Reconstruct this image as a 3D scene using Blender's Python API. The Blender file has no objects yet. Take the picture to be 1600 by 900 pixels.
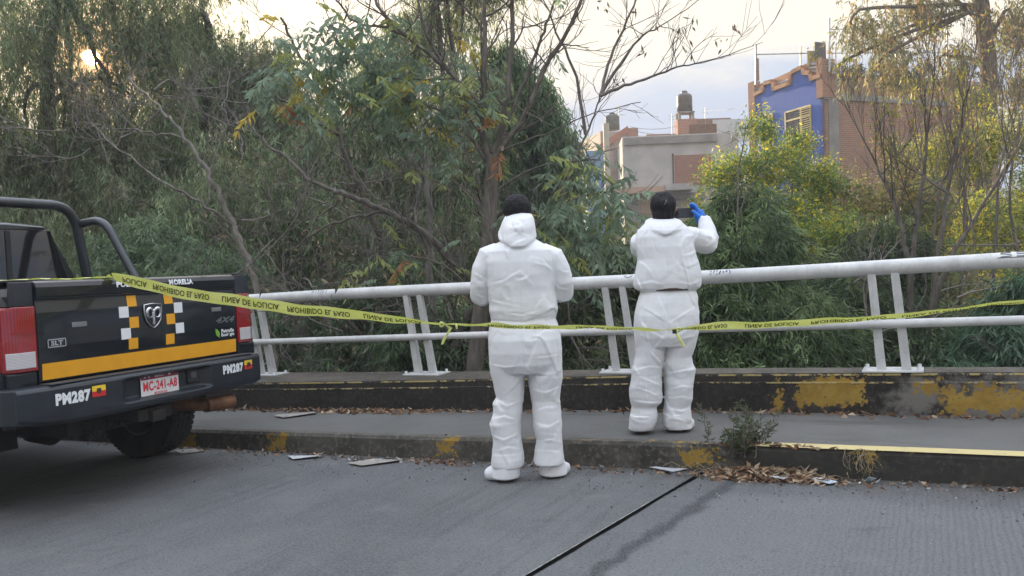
import bpy, bmesh, math, random
import numpy as np
from mathutils import Vector, Matrix, Euler
R = math.radians
rng = np.random.default_rng(7); random.seed(7)
SC = bpy.context.scene; COL = SC.collection
# ------------------------------------------------------------ camera
F_PX, PITCH, ROLL, CAM_H = 1274.45, R(0.9857), R(1.838), 1.2584
cd = bpy.data.cameras.new("camera"); CAM = bpy.data.objects.new("camera", cd); COL.objects.link(CAM)
cF = Vector((0, math.cos(PITCH), -math.sin(PITCH)))
_r0 = Vector((1, 0, 0)); _u0 = _r0.cross(cF)
cR = _r0*math.cos(ROLL)-_u0*math.sin(ROLL); cU = cR.cross(cF)
m = Matrix.Identity(4)
for i, c in enumerate((cR, cU, -cF)):
    for j in range(3): m[j][i] = c[j]
m[2][3] = CAM_H
CAM.matrix_world = m
cd.sensor_width = 36; cd.lens = 36*F_PX/1600; cd.clip_end = 3000; cd.clip_start = .05
SC.camera = CAM
C0 = Vector((0, 0, CAM_H))
def ray(px, py): return cF*F_PX+cR*(px-800)+cU*(450-py)
def at(px, py, Y):
    d = ray(px, py); return C0+d*(Y/d.y)
# ------------------------------------------------------------ sky and sun
SUN_EL, SUN_AZ = R(14.05), R(-26.77)          # azimuth from +Y, positive to +X
SUN_D = Vector((math.sin(SUN_AZ)*math.cos(SUN_EL), math.cos(SUN_AZ)*math.cos(SUN_EL), math.sin(SUN_EL)))
W = bpy.data.worlds.new("World"); SC.world = W; W.use_nodes = True
nt = W.node_tree; N = nt.nodes; Lk = nt.links; N.clear()
def nd(t, **k):
    n = N.new(t)
    for a, b in k.items(): setattr(n, a, b)
    return n
sky = nd('ShaderNodeTexSky', sky_type='NISHITA', sun_disc=False, sun_elevation=SUN_EL, sun_rotation=SUN_AZ, air_density=1.2, dust_density=2.0, ozone_density=1.5)
tc = nd('ShaderNodeTexCoord'); sep = nd('ShaderNodeSeparateXYZ'); Lk.new(tc.outputs['Generated'], sep.inputs[0])
def math_(op, a, b=None, c=None, clamp=False):
    n = nd('ShaderNodeMath', operation=op); n.use_clamp = clamp
    for i, v in enumerate((a, b, c)):
        if v is None: continue
        if isinstance(v, (int, float)): n.inputs[i].default_value = v
        else: Lk.new(v, n.inputs[i])
    return n.outputs[0]
def smooth(v, a, b):
    n = nd('ShaderNodeMapRange', interpolation_type='SMOOTHSTEP'); Lk.new(v, n.inputs[0]); n.inputs[1].default_value = a; n.inputs[2].default_value = b
    return n.outputs[0]
def mixc(f, a, b):
    n = nd('ShaderNodeMix', data_type='RGBA')
    if isinstance(f, float): n.inputs[0].default_value = f
    else: Lk.new(f, n.inputs[0])
    for i, v in ((6, a), (7, b)):
        if isinstance(v, tuple): n.inputs[i].default_value = (*v, 1)
        else: Lk.new(v, n.inputs[i])
    return n.outputs[2]
mp = nd('ShaderNodeMapping'); mp.inputs['Scale'].default_value = (1.4, 1.4, 5.0); Lk.new(tc.outputs['Generated'], mp.inputs[0])
ns = nd('ShaderNodeTexNoise'); ns.inputs['Scale'].default_value = 2.6; ns.inputs['Detail'].default_value = 7; ns.inputs['Roughness'].default_value = .55; ns.inputs['Distortion'].default_value = .5
Lk.new(mp.outputs[0], ns.inputs[0])
elev = math_('ADD', sep.outputs[2], math_('MULTIPLY', math_('SUBTRACT', ns.outputs[0], .5), .30))
SKY_S = 0.12
def K(c): return tuple(x/SKY_S for x in c)
cl = mixc(smooth(elev, .165, .25), K((.155, .215, .335)), K((.45, .42, .36)))
cl = mixc(smooth(ns.outputs[0], .54, .68), cl, K((.60, .55, .45)))
cl = mixc(smooth(sep.outputs[2], .35, .9), cl, K((1.08, 1.20, 1.42)))
cov = math_('ADD', .70, math_('MULTIPLY', ns.outputs[0], .5), clamp=True)
skyc = mixc(cov, sky.outputs[0], cl)
vd = nd('ShaderNodeVectorMath', operation='DOT_PRODUCT'); Lk.new(tc.outputs['Generated'], vd.inputs[0]); vd.inputs[1].default_value = SUN_D
disc = smooth(vd.outputs['Value'], math.cos(R(.50)), math.cos(R(.34)))
halo = math_('POWER', math_('MAXIMUM', vd.outputs['Value'], 0), 620)
halo2 = math_('POWER', math_('MAXIMUM', vd.outputs['Value'], 0), 14)
def addc(a, fac, col):
    n = nd('ShaderNodeMix', data_type='RGBA', blend_type='ADD'); n.inputs[0].default_value = 1; Lk.new(a, n.inputs[6])
    v = nd('ShaderNodeVectorMath', operation='SCALE'); v.inputs[0].default_value = col; Lk.new(fac, v.inputs['Scale']); Lk.new(v.outputs[0], n.inputs[7]); return n.outputs[2]
skyc = mixc(math_('MULTIPLY', halo, .95), skyc, K((.80, .27, .045))); skyc = addc(skyc, disc, K((40, 24, 8))); skyc = addc(skyc, halo2, K((.26, .17, .07)))
bg = nd('ShaderNodeBackground'); bg.inputs[1].default_value = SKY_S; Lk.new(skyc, bg.inputs[0])
wo = nd('ShaderNodeOutputWorld'); Lk.new(bg.outputs[0], wo.inputs[0])
sl = bpy.data.lights.new("sun", 'SUN'); sl.energy = 5.0; sl.angle = R(.6); sl.color = (1.0, .80, .52)
SUN = bpy.data.objects.new("sun", sl); COL.objects.link(SUN); SUN.rotation_euler = SUN_D.to_track_quat('Z', 'Y').to_euler()
SC.view_settings.view_transform = 'Standard'; SC.view_settings.look = 'None'; SC.view_settings.gamma = 1; SC.view_settings.use_curve_mapping = False
SC.view_settings.exposure = 1.08
SC.render.engine = 'CYCLES'; SC.cycles.max_bounces = 6; SC.cycles.transparent_max_bounces = 8
SC.cycles.sample_clamp_indirect = 4.0
# ------------------------------------------------------------ frames
B_U = Vector((0.88722748, -0.46071473, 0.02386064)); B_V = Vector((0.46059038, 0.88754715, 0.01079618)); B_N = Vector((-0.0261514, 0.00141131, 0.999657))
def frame(o, x, y, z):
    m = Matrix.Identity(4)
    for i, c in enumerate((x, y, z, o)):
        for j in range(3): m[j][i] = c[j]
    return m
BM = frame(Vector((0, 0, 0)), B_U, B_V, B_N)           # the bridge: x runs along it, y across it
def bp(u, v, w=0): return BM @ Vector((u, v, w))
# ------------------------------------------------------------ materials
class MB:
    """small node-tree builder"""
    def __init__(s, name):
        s.m = bpy.data.materials.new(name); s.m.use_nodes = True; s.t = s.m.node_tree; s.b = s.t.nodes['Principled BSDF']
        s.co = s.t.nodes.new('ShaderNodeTexCoord').outputs['Object']
    def n(s, t, **k):
        n = s.t.nodes.new(t)
        for a, b in k.items(): setattr(n, a, b)
        return n
    def l(s, a, b): s.t.links.new(a, b)
    def mapv(s, scale, co=None, loc=(0, 0, 0)):
        n = s.n('ShaderNodeMapping'); n.inputs['Scale'].default_value = scale; n.inputs['Location'].default_value = loc; s.l(co or s.co, n.inputs[0]); return n.outputs[0]
    def noise(s, scale, detail=4, rough=.55, co=None, dist=0):
        n = s.n('ShaderNodeTexNoise'); n.inputs['Scale'].default_value = scale; n.inputs['Detail'].default_value = detail; n.inputs['Roughness'].default_value = rough; n.inputs['Distortion'].default_value = dist
        s.l(co or s.co, n.inputs[0]); return n.outputs[0]
    def step(s, v, a, b):
        n = s.n('ShaderNodeMapRange', interpolation_type='SMOOTHSTEP'); s.l(v, n.inputs[0]); n.inputs[1].default_value = a; n.inputs[2].default_value = b; return n.outputs[0]
    def math(s, op, a, b=None, clamp=False):
        n = s.n('ShaderNodeMath', operation=op); n.use_clamp = clamp
        for i, v in enumerate((a, b)):
            if v is None: continue
            if isinstance(v, (int, float)): n.inputs[i].default_value = v
            else: s.l(v, n.inputs[i])
        return n.outputs[0]
    def mix(s, f, a, b, mode='MIX'):
        n = s.n('ShaderNodeMix', data_type='RGBA', blend_type=mode)
        if isinstance(f, (int, float)): n.inputs[0].default_value = f
        else: s.l(f, n.inputs[0])
        for i, v in ((6, a), (7, b)):
            if isinstance(v, tuple): n.inputs[i].default_value = (*v, 1)
            else: s.l(v, n.inputs[i])
        return n.outputs[2]
    def col(s, c):
        if isinstance(c, tuple): s.b.inputs['Base Color'].default_value = (*c, 1)
        else: s.l(c, s.b.inputs['Base Color'])
    def rough(s, r):
        if isinstance(r, (int, float)): s.b.inputs['Roughness'].default_value = r
        else: s.l(r, s.b.inputs['Roughness'])
    def bump(s, h, strength=.3, dist=.01):
        n = s.n('ShaderNodeBump'); n.inputs['Strength'].default_value = strength; n.inputs['Distance'].default_value = dist; s.l(h, n.inputs['Height']); s.l(n.outputs[0], s.b.inputs['Normal'])
    def set(s, **k):
        for a, b in k.items(): s.b.inputs[a.replace('_', ' ')].default_value = b
        return s
    def box(s, cu, cw, hu, hw, x, z):
        a = s.math('SUBTRACT', s.math('ABSOLUTE', s.math('SUBTRACT', x, cu)), hu); b = s.math('SUBTRACT', s.math('ABSOLUTE', s.math('SUBTRACT', z, cw)), hw)
        return s.math('MAXIMUM', a, b)
def simple(name, c, rough=.6, metal=0, var=.15, scale=6, bump=0, bscale=40, coat=0):
    b = MB(name); n = b.noise(scale, 5)
    b.col(b.mix(b.step(n, .3, .7), tuple(x*(1-var) for x in c), tuple(min(1, x*(1+var)) for x in c))); b.rough(rough); b.set(Metallic=metal)
    if coat: b.set(Coat_Weight=coat, Coat_Roughness=.04)
    if bump: b.bump(b.noise(bscale, 4), bump, .004)
    return b.m
def brick_mat(name, c1, c2, mortar, axis='xz', scale=1.0, dirt=.35):
    b = MB(name); sp = b.n('ShaderNodeSeparateXYZ'); b.l(b.co, sp.inputs[0]); cb = b.n('ShaderNodeCombineXYZ')
    b.l(sp.outputs[0 if axis[0] == 'x' else 1], cb.inputs[0]); b.l(sp.outputs[2], cb.inputs[1])
    br = b.n('ShaderNodeTexBrick'); b.l(cb.outputs[0], br.inputs['Vector']); br.inputs['Scale'].default_value = scale
    br.inputs['Color1'].default_value = (*c1, 1); br.inputs['Color2'].default_value = (*c2, 1); br.inputs['Mortar'].default_value = (*mortar, 1)
    br.inputs['Brick Width'].default_value = .25; br.inputs['Row Height'].default_value = .085; br.inputs['Mortar Size'].default_value = .014
    n = b.noise(.9, 5); b.col(b.mix(b.step(n, .35, .75), br.outputs[0], tuple(x*(1-dirt) for x in mortar), 'MIX') if False else b.mix(b.math('MULTIPLY', b.step(n, .3, .8), dirt), br.outputs[0], (.12, .1, .08)))
    b.rough(.9); b.bump(br.outputs['Fac'], -.4, .01); return b.m
def leaf_mat(name, trans=.32, rough=.5):
    b = MB(name); a = b.n('ShaderNodeAttribute', attribute_name='col'); b.l(a.outputs['Color'], b.b.inputs['Base Color']); b.rough(rough); b.set(Specular_IOR_Level=.35)
    tr = b.n('ShaderNodeBsdfTranslucent'); hs = b.n('ShaderNodeHueSaturation'); hs.inputs['Value'].default_value = 1.5; hs.inputs['Hue'].default_value = .485; b.l(a.outputs['Color'], hs.inputs['Color']); b.l(hs.outputs[0], tr.inputs[0])
    mx = b.n('ShaderNodeMixShader'); mx.inputs[0].default_value = trans; b.l(b.b.outputs[0], mx.inputs[1]); b.l(tr.outputs[0], mx.inputs[2])
    b.l(mx.outputs[0], b.t.nodes['Material Output'].inputs[0]); return b.m
M_LEAF = leaf_mat('leaf', .48); M_DRY = leaf_mat('dry_leaf', .1, .8)
def bark(name, c, var=.35):
    b = MB(name); n = b.noise(18, 6, co=b.mapv((1, 1, .25))); b.col(b.mix(b.step(n, .3, .7), tuple(x*(1-var) for x in c), tuple(x*(1+var) for x in c))); b.rough(.9); b.bump(n, .6, .02); return b.m
M_BARK = bark('bark', (.085, .07, .058)); M_BARKP = bark('pale_bark', (.20, .185, .165)); M_BARKB = bark('brown_bark', (.125, .108, .09)); M_TWIG = bark('twig', (.16, .14, .12))
# ------------------------------------------------------------ mesh helpers
def tag(o, label=None, cat=None, group=None, kind=None):
    if label: o['label'] = label
    if cat: o['category'] = cat
    if group: o['group'] = group
    if kind: o['kind'] = kind
    return o
def link(name, me, mat=None, parent=None, mw=None):
    o = bpy.data.objects.new(name, me); COL.objects.link(o)
    if mat:
        for mm in (mat if isinstance(mat, (list, tuple)) else [mat]): me.materials.append(mm)
    if parent: o.parent = parent
    if mw is None and parent: mw = Matrix.Identity(4)
    if mw is not None: o.matrix_world = mw
    return o
def empty(name, mw=None):
    o = bpy.data.objects.new(name, None); COL.objects.link(o); o.empty_display_size = .1
    if mw is not None: o.matrix_world = mw
    return o
def mesh_np(name, V, Fq, smooth=False, col=None):
    V = np.asarray(V, np.float32); Fq = np.asarray(Fq, np.int32); k = Fq.shape[1]
    me = bpy.data.meshes.new(name); me.vertices.add(len(V)); me.vertices.foreach_set('co', V.ravel())
    me.loops.add(Fq.size); me.loops.foreach_set('vertex_index', Fq.ravel())
    me.polygons.add(len(Fq)); me.polygons.foreach_set('loop_start', np.arange(0, Fq.size, k, dtype=np.int32))
    if smooth: me.polygons.foreach_set('use_smooth', np.ones(len(Fq), bool))
    me.update(calc_edges=True)
    if col is not None:
        a = me.color_attributes.new('col', 'FLOAT_COLOR', 'POINT'); c = np.ones((len(V), 4), np.float32); c[:, :3] = col; a.data.foreach_set('color', c.ravel())
    return me
class G:
    """collects simple shapes into one mesh"""
    def __init__(s): s.v = []; s.f = []; s.sm = []
    def add(s, vs, fs, sm=False, M=None):
        k = len(s.v); s.v += [tuple((M @ Vector(v)) if M else v) for v in vs]; s.f += [tuple(i+k for i in f) for f in fs]; s.sm += [sm]*len(fs); return s
    def box(s, x0, x1, y0, y1, z0, z1, M=None):
        v = [(x, y, z) for z in (z0, z1) for y in (y0, y1) for x in (x0, x1)]
        return s.add(v, [(0, 2, 3, 1), (4, 5, 7, 6), (0, 1, 5, 4), (2, 6, 7, 3), (0, 4, 6, 2), (1, 3, 7, 5)], False, M)
    def tube(s, pts, r, seg=10, caps=True):
        pts = [Vector(p) for p in pts]; n = len(pts); rr = [r]*n if isinstance(r, (int, float)) else r
        T = [(pts[min(i+1, n-1)]-pts[max(i-1, 0)]).normalized() for i in range(n)]
        a = T[0].orthogonal().normalized(); vs = []
        for i in range(n):
            a = (a-T[i]*a.dot(T[i])).normalized(); b = T[i].cross(a)
            for j in range(seg):
                t = 2*math.pi*j/seg; vs.append(pts[i]+(a*math.cos(t)+b*math.sin(t))*rr[i])
        fs = [(i*seg+j, i*seg+(j+1) % seg, (i+1)*seg+(j+1) % seg, (i+1)*seg+j) for i in range(n-1) for j in range(seg)]
        s.add(vs, fs, True)
        if caps: s.add(vs[:seg], [tuple(range(seg))[::-1]]); s.add(vs[-seg:], [tuple(range(seg))])
        return s
    def loft(s, rings, caps=True, sm=False, closed=True):
        n = len(rings[0]); vs = [p for r in rings for p in r]
        m_ = n if closed else n-1
        fs = [(i*n+j, i*n+(j+1) % n, (i+1)*n+(j+1) % n, (i+1)*n+j) for i in range(len(rings)-1) for j in range(m_)]
        if caps: fs += [tuple(range(n))[::-1], tuple(range((len(rings)-1)*n, len(rings)*n))]
        return s.add(vs, fs, sm)
    def lathe(s, prof, M, seg=32):
        vs = [(x*math.cos(2*math.pi*j/seg), x*math.sin(2*math.pi*j/seg), z) for x, z in prof for j in range(seg)]
        return s.add(vs, [(i*seg+j, i*seg+(j+1) % seg, (i+1)*seg+(j+1) % seg, (i+1)*seg+j) for i in range(len(prof)-1) for j in range(seg)], True, M)
    def prism(s, poly, d0, d1, axis='y', M=None):
        def P(a, b, d): return {'y': (a, d, b), 'x': (d, a, b), 'z': (a, b, d)}[axis]
        n = len(poly); vs = [P(a, b, d0) for a, b in poly]+[P(a, b, d1) for a, b in poly]
        return s.add(vs, [tuple(range(n)), tuple(range(2*n-1, n-1, -1))]+[(i, i+n, (i+1) % n+n, (i+1) % n) for i in range(n)], False, M)
    def build(s, name, mat, parent=None, mw=None, bevel=0, seg=2):
        me = bpy.data.meshes.new(name); me.from_pydata(s.v, [], s.f)
        me.polygons.foreach_set('use_smooth', s.sm)
        bm = bmesh.new(); bm.from_mesh(me); bmesh.ops.recalc_face_normals(bm, faces=bm.faces)
        if bevel:
            bmesh.ops.remove_doubles(bm, verts=bm.verts, dist=1e-5)
            es = [e for e in bm.edges if len(e.link_faces) == 2 and e.calc_face_angle(0) > R(35)]
            bmesh.ops.bevel(bm, geom=es, offset=bevel, segments=seg, affect='EDGES', profile=.5, clamp_overlap=True)
        bm.to_mesh(me); bm.free()
        return link(name, me, mat, parent, mw)
def arc(cx, cz, r, a0, a1, n=8): return [(cx+r*math.cos(R(a0+(a1-a0)*i/n)), cz+r*math.sin(R(a0+(a1-a0)*i/n))) for i in range(n+1)]
def round_path(pts, r=.1, n=6):
    pts = [Vector(p) for p in pts]; out = [pts[0]]
    for i in range(1, len(pts)-1):
        a = pts[i]+(pts[i-1]-pts[i]).normalized()*r; b = pts[i]+(pts[i+1]-pts[i]).normalized()*r
        for k in range(n+1):
            t = k/n; out.append(a*(1-t)**2+pts[i]*2*t*(1-t)+b*t*t)
    out.append(pts[-1]); return out
_txt = {}
def text_geo(body, bold=.02, shear=0):
    """flat letters: vertices in a 0..1 by 0..1 box, faces, and the width/height ratio"""
    key = (body, bold, shear)
    if key in _txt: return _txt[key]
    cu = bpy.data.curves.new('t', 'FONT'); cu.body = body; cu.offset = bold; cu.shear = shear; cu.resolution_u = 3; cu.space_character = 1.0+bold*2
    o = bpy.data.objects.new('t', cu); COL.objects.link(o); dg = bpy.context.evaluated_depsgraph_get(); dg.update()
    me = bpy.data.meshes.new_from_object(o.evaluated_get(dg)); vs = np.array([v.co[:2] for v in me.vertices]); fs = [tuple(p.vertices) for p in me.polygons]
    bpy.data.objects.remove(o); bpy.data.curves.remove(cu); bpy.data.meshes.remove(me)
    lo = vs.min(0); sz = vs.max(0)-lo; _txt[key] = ((vs-lo)/sz, fs, sz[0]/sz[1]); return _txt[key]
def put_text(body, name, mat, fn, parent=None, mw=None, bold=.02, shear=0):
    """fn maps (s, t) in the unit box to a point"""
    vs, fs, _ = text_geo(body, bold, shear); me = bpy.data.meshes.new(name); me.from_pydata([tuple(fn(a, b)) for a, b in vs], [], fs); return link(name, me, mat, parent, mw)
# numpy gradient-free value noise
def vnoise(P, seed=0):
    P = np.asarray(P, float); i = np.floor(P).astype(np.int64); f = P-i; f = f*f*(3-2*f)
    def h(a):
        x = (a[..., 0]*73856093) ^ (a[..., 1]*19349663) ^ (a[..., 2]*83492791) ^ (seed*2654435761)
        x = (x ^ (x >> 13))*1274126177 & 0x7fffffff; x = (x ^ (x >> 16)) & 0xffff; return x/65535.
    r = 0
    for dx in (0, 1):
        for dy in (0, 1):
            for dz in (0, 1):
                w = (f[..., 0] if dx else 1-f[..., 0])*(f[..., 1] if dy else 1-f[..., 1])*(f[..., 2] if dz else 1-f[..., 2])
                r = r+w*h(i+np.array([dx, dy, dz]))
    return r
def fbm(P, seed=0, o=3): return sum(vnoise(P*2**k, seed+k)*.5**k for k in range(o))/sum(.5**k for k in range(o))
# ============================================================ SETTING: bridge deck
def road_mat():
    b = MB('road_concrete'); sp = b.n('ShaderNodeSeparateXYZ'); b.l(b.co, sp.inputs[0]); u, v = sp.outputs[0], sp.outputs[1]
    big = b.noise(.8, 6, .6); streak = b.noise(3.0, 5, .6, co=b.mapv((4.5, .30, 1))); fine = b.noise(70, 5, .8); med = b.noise(16, 5, .65)
    c = b.mix(b.step(big, .3, .7), (.098, .102, .106), (.178, .182, .186)); c = b.mix(b.math('MULTIPLY', b.step(streak, .48, .70), .6), c, (.085, .087, .09))
    c = b.mix(b.math('MULTIPLY', b.step(med, .52, .75), .5), c, (.20, .205, .212))
    # right of the joint: coarser, paler asphalt
    jd = b.math('SUBTRACT', u, b.math('ADD', -1.95, b.math('MULTIPLY', v, .14)))
    right = b.step(jd, 0, .01)
    edge = b.math('ADD', jd, b.math('MULTIPLY', b.math('SUBTRACT', b.noise(7, 5), .5), .16))
    pale = b.math('MULTIPLY', b.step(edge, .22, .34), b.math('SUBTRACT', 1., b.step(b.math('ADD', v, b.math('MULTIPLY', b.noise(5, 4), .25)), 4.52, 4.72)))
    c = b.mix(b.math('MULTIPLY', right, .45), c, (.135, .14, .148))
    c = b.mix(b.math('MULTIPLY', pale, .6), c, (.215, .222, .23))
    band = b.math('MULTIPLY', b.step(edge, .17, .22), b.math('SUBTRACT', 1., b.step(edge, .24, .30)))
    c = b.mix(b.math('MULTIPLY', band, .85), c, (.035, .037, .04))
    vo = b.n('ShaderNodeTexVoronoi'); vo.inputs['Scale'].default_value = 75; b.l(b.co, vo.inputs[0])
    speck = b.math('SUBTRACT', 1., b.step(vo.outputs[0], .12, .3))
    c = b.mix(b.math('MULTIPLY', b.math('MULTIPLY', speck, b.step(b.noise(30, 3), .5, .65)), .6), c, (.045, .047, .052))
    vo2 = b.n('ShaderNodeTexVoronoi'); vo2.inputs['Scale'].default_value = 46; b.l(b.co, vo2.inputs[0])
    c = b.mix(b.math('MULTIPLY', b.math('SUBTRACT', 1., b.step(vo2.outputs[0], .07, .15)), b.step(b.noise(9, 3), .55, .62)), c, (.33, .34, .35))
    c = b.mix(b.math('MULTIPLY', b.step(fine, .42, .62), .38), c, (.26, .27, .285)); c = b.mix(b.math('MULTIPLY', b.math('SUBTRACT', 1., b.step(fine, .36, .46)), .6), c, (.05, .052, .056))
    tcol = b.n('ShaderNodeTexWave', wave_type='BANDS', bands_direction='X'); tcol.inputs['Scale'].default_value = 11; tcol.inputs['Distortion'].default_value = 3.5; tcol.inputs['Detail'].default_value = 3; tcol.inputs['Detail Scale'].default_value = 2; b.l(b.mapv((1, .2, 1)), tcol.inputs[0])
    c = b.mix(b.math('MULTIPLY', b.math('MULTIPLY', b.math('SUBTRACT', 1., b.step(tcol.outputs[1], .15, .5)), b.step(jd, .75, 1.2)), .22), c, (.075, .078, .085))
    # gutter dirt by the kerb
    st = b.noise(1.7, 5, .65, dist=.8); c = b.mix(b.math('MULTIPLY', b.step(st, .60, .70), .45), c, (.07, .07, .07)); c = b.mix(b.math('MULTIPLY', b.step(b.noise(2.3, 6, .7, co=b.mapv((1, 1, 1), loc=(7, 3, 0))), .56, .72), .4), c, (.25, .245, .235))
    g = b.step(b.math('ADD', v, b.math('MULTIPLY', b.noise(4, 5), .5)), 4.75, 5.15)
    c = b.mix(b.math('MULTIPLY', g, .6), c, (.085, .077, .068))
    c = b.mix(1.0, c, (.82, .815, .80), 'MULTIPLY'); b.col(c); b.rough(.85)
    # crosswise tining on the right-hand lane
    wv = b.n('ShaderNodeTexWave', wave_type='BANDS', bands_direction='X'); wv.inputs['Scale'].default_value = 5.2; wv.inputs['Distortion'].default_value = 1.2; wv.inputs['Detail'].default_value = 2; b.l(b.mapv((1, .28, 1)), wv.inputs[0])
    tin = b.math('MULTIPLY', b.math('MULTIPLY', wv.outputs[1], b.step(jd, .9, 1.6)), .6)
    b.bump(b.math('ADD', b.math('ADD', fine, b.math('MULTIPLY', speck, -.5)), b.math('ADD', tin, streak)), 1.0, .010)
    return b.m
def slab_mat(name, base, yellow_boxes, top_line, mossy=.5, dark=(.03, .027, .022), scatter=0.0, hi=None):
    """old painted concrete: grime, moss and worn yellow paint patches; boxes are (u, w, half_u, half_w)"""
    b = MB(name); sp = b.n('ShaderNodeSeparateXYZ'); b.l(b.co, sp.inputs[0]); u, v, w = sp.outputs
    n1 = b.noise(3, 7, .65); n2 = b.noise(28, 6, .7); n3 = b.noise(9, 6, .7)
    c = b.mix(b.step(n1, .35, .65), dark, base); c = b.mix(b.math('MULTIPLY', b.step(n2, .5, .62), mossy), c, hi or tuple(x*1.9 for x in base))
    c = b.mix(b.math('MULTIPLY', b.step(n3, .55, .75), .7), c, (.02, .019, .016))
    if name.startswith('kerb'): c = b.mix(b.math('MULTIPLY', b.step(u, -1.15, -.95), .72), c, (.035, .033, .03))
    if name.startswith('parapet_old'): c = b.mix(b.math('MULTIPLY', b.math('MULTIPLY', b.step(u, -.5, -.2), b.step(b.math('ADD', n1, b.math('MULTIPLY', n2, .3)), .55, .75)), .8), c, (.30, .29, .27))
    wob = b.math('ADD', b.math('MULTIPLY', b.math('SUBTRACT', n3, .5), .30), b.math('MULTIPLY', b.math('SUBTRACT', n2, .5), .26))
    d = None
    for q in yellow_boxes:
        e = b.box(*q, u, w); d = e if d is None else b.math('MINIMUM', d, e)
    y = None
    if d is not None: y = b.math('SUBTRACT', 1., b.step(b.math('ADD', d, wob), -.004, .010))
    if top_line:
        z0, uA = top_line
        t = b.math('MULTIPLY', b.step(b.math('ADD', w, b.math('MULTIPLY', wob, .25)), z0, z0+.006), b.step(b.math('ADD', b.noise(13, 5, .7), uA), .45, .55))
        y = t if y is None else b.math('MAXIMUM', y, t)
    if scatter:
        sc = b.step(b.noise(6, 6, .75, dist=.4), 1-scatter, 1-scatter+.03); y = b.math('MAXIMUM', y, sc) if y is not None else sc
    yc = b.mix(b.step(n3, .35, .65), (.40, .25, .035), (.54, .36, .07)); yc = b.mix(b.math('MULTIPLY', b.step(n2, .5, .7), .45), yc, (.22, .19, .12))
    if y is not None: c = b.mix(y, c, yc)
    c = b.mix(1.0, c, (.64, .62, .60), 'MULTIPLY'); b.col(c); b.rough(.88); b.bump(b.math('ADD', n2, n1), .5, .008); return b.m
UU = [-60, -9, -5.65, -3.65, -1.6, .49, 3, 12, 40]
def line(vals): return lambda u: float(np.interp(u, UU, vals))
kerb_v = line([4.60, 4.60, 4.69, 4.76, 4.88, 4.96, 5.02, 5.1, 5.1])
kerb_h = line([.135, .135, .14, .15, .163, .158, .158, .158, .158])
par_v = line([5.35, 5.45, 5.62, 5.81, 6.02, 6.08, 6.10, 6.1, 6.1])
par_h = line([.37, .38, .392, .408, .438, .448, .45, .45, .45])
US = sorted(set(list(np.linspace(-14, 6, 101))+[-60, -30, 12, 40]))
def strip(pfn, name, mat, smooth=False):
    """extrude a cross-section (list of (v, w) as a function of u) along the bridge"""
    P = [pfn(u) for u in US]; g = G(); g.loft([[(u, a, c) for a, c in p] for u, p in zip(US, P)]); g.sm = [smooth]*len(g.sm)
    return g.build(name, mat, None, BM)
def jit(u, k, a=.004): return a*(2*float(vnoise(np.array([u*3.1+k*7.7, k*1.3, .5])))-1)
# road sheet
g = G(); vs = np.linspace(-3, 5.2, 83)
nU = 160; us = np.linspace(-60, 40, nU)
g.add([(-60, -40, 0), (40, -40, 0), (40, 5.3, 0), (-60, 5.3, 0)], [(0, 1, 2, 3)])
tag(g.build('road', road_mat(), None, BM), 'grey worn concrete road crossing the bridge in front of the kerb', kind='structure')
# sidewalk (top) and kerb face
side_m = MB('sidewalk_concrete'); s1 = side_m.noise(1.2, 6, .6); s2 = side_m.noise(60, 5, .7); s3 = side_m.noise(2.2, 5, .6, co=side_m.mapv((.6, 2.5, 1)))
cc = side_m.mix(side_m.step(s1, .3, .7), (.125, .122, .115), (.185, .182, .175)); cc = side_m.mix(side_m.math('MULTIPLY', side_m.step(s2, .4, .7), .4), cc, (.235, .23, .22)); cc = side_m.mix(side_m.math('MULTIPLY', side_m.step(s3, .55, .72), .55), cc, (.085, .078, .07))
cc = side_m.mix(1.0, cc, (.60, .60, .59), 'MULTIPLY'); side_m.col(cc); side_m.rough(.9); side_m.bump(side_m.math('ADD', s2, s1), .4, .006)
o = strip(lambda u: [(kerb_v(u)+.09, -.3), (kerb_v(u)+.09, kerb_h(u)), (par_v(u)+.05, kerb_h(u)+.006), (par_v(u)+.05, -.3)], 'sidewalk', side_m.m)
tag(o, kind='structure')
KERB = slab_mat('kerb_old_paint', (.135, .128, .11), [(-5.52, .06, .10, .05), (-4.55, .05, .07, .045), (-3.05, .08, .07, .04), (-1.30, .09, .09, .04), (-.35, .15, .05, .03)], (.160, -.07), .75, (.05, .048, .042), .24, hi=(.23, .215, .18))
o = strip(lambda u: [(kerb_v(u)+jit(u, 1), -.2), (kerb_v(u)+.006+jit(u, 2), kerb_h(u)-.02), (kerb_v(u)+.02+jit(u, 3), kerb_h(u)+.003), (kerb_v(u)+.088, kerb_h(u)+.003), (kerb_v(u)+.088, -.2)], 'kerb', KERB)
tag(o, kind='structure')
# yellow line painted on the kerb's top edge, right part
g = G(); uu = np.linspace(-.98, 14, 80); g.loft([[(u, kerb_v(u)+.004+jit(u, 1, .006), kerb_h(u)+.006), (u, kerb_v(u)+.10+jit(u, 5, .006), kerb_h(u)+.011)] for u in uu], caps=False, closed=False)
yp = MB('worn_yellow_line'); nn_ = yp.noise(14, 6, .7); yp.col(yp.mix(yp.step(nn_, .52, .72), (.50, .41, .19), (.30, .26, .17))); yp.rough(.8)
tag(g.build('kerb_line', yp.m, None, BM), kind='structure')
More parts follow.
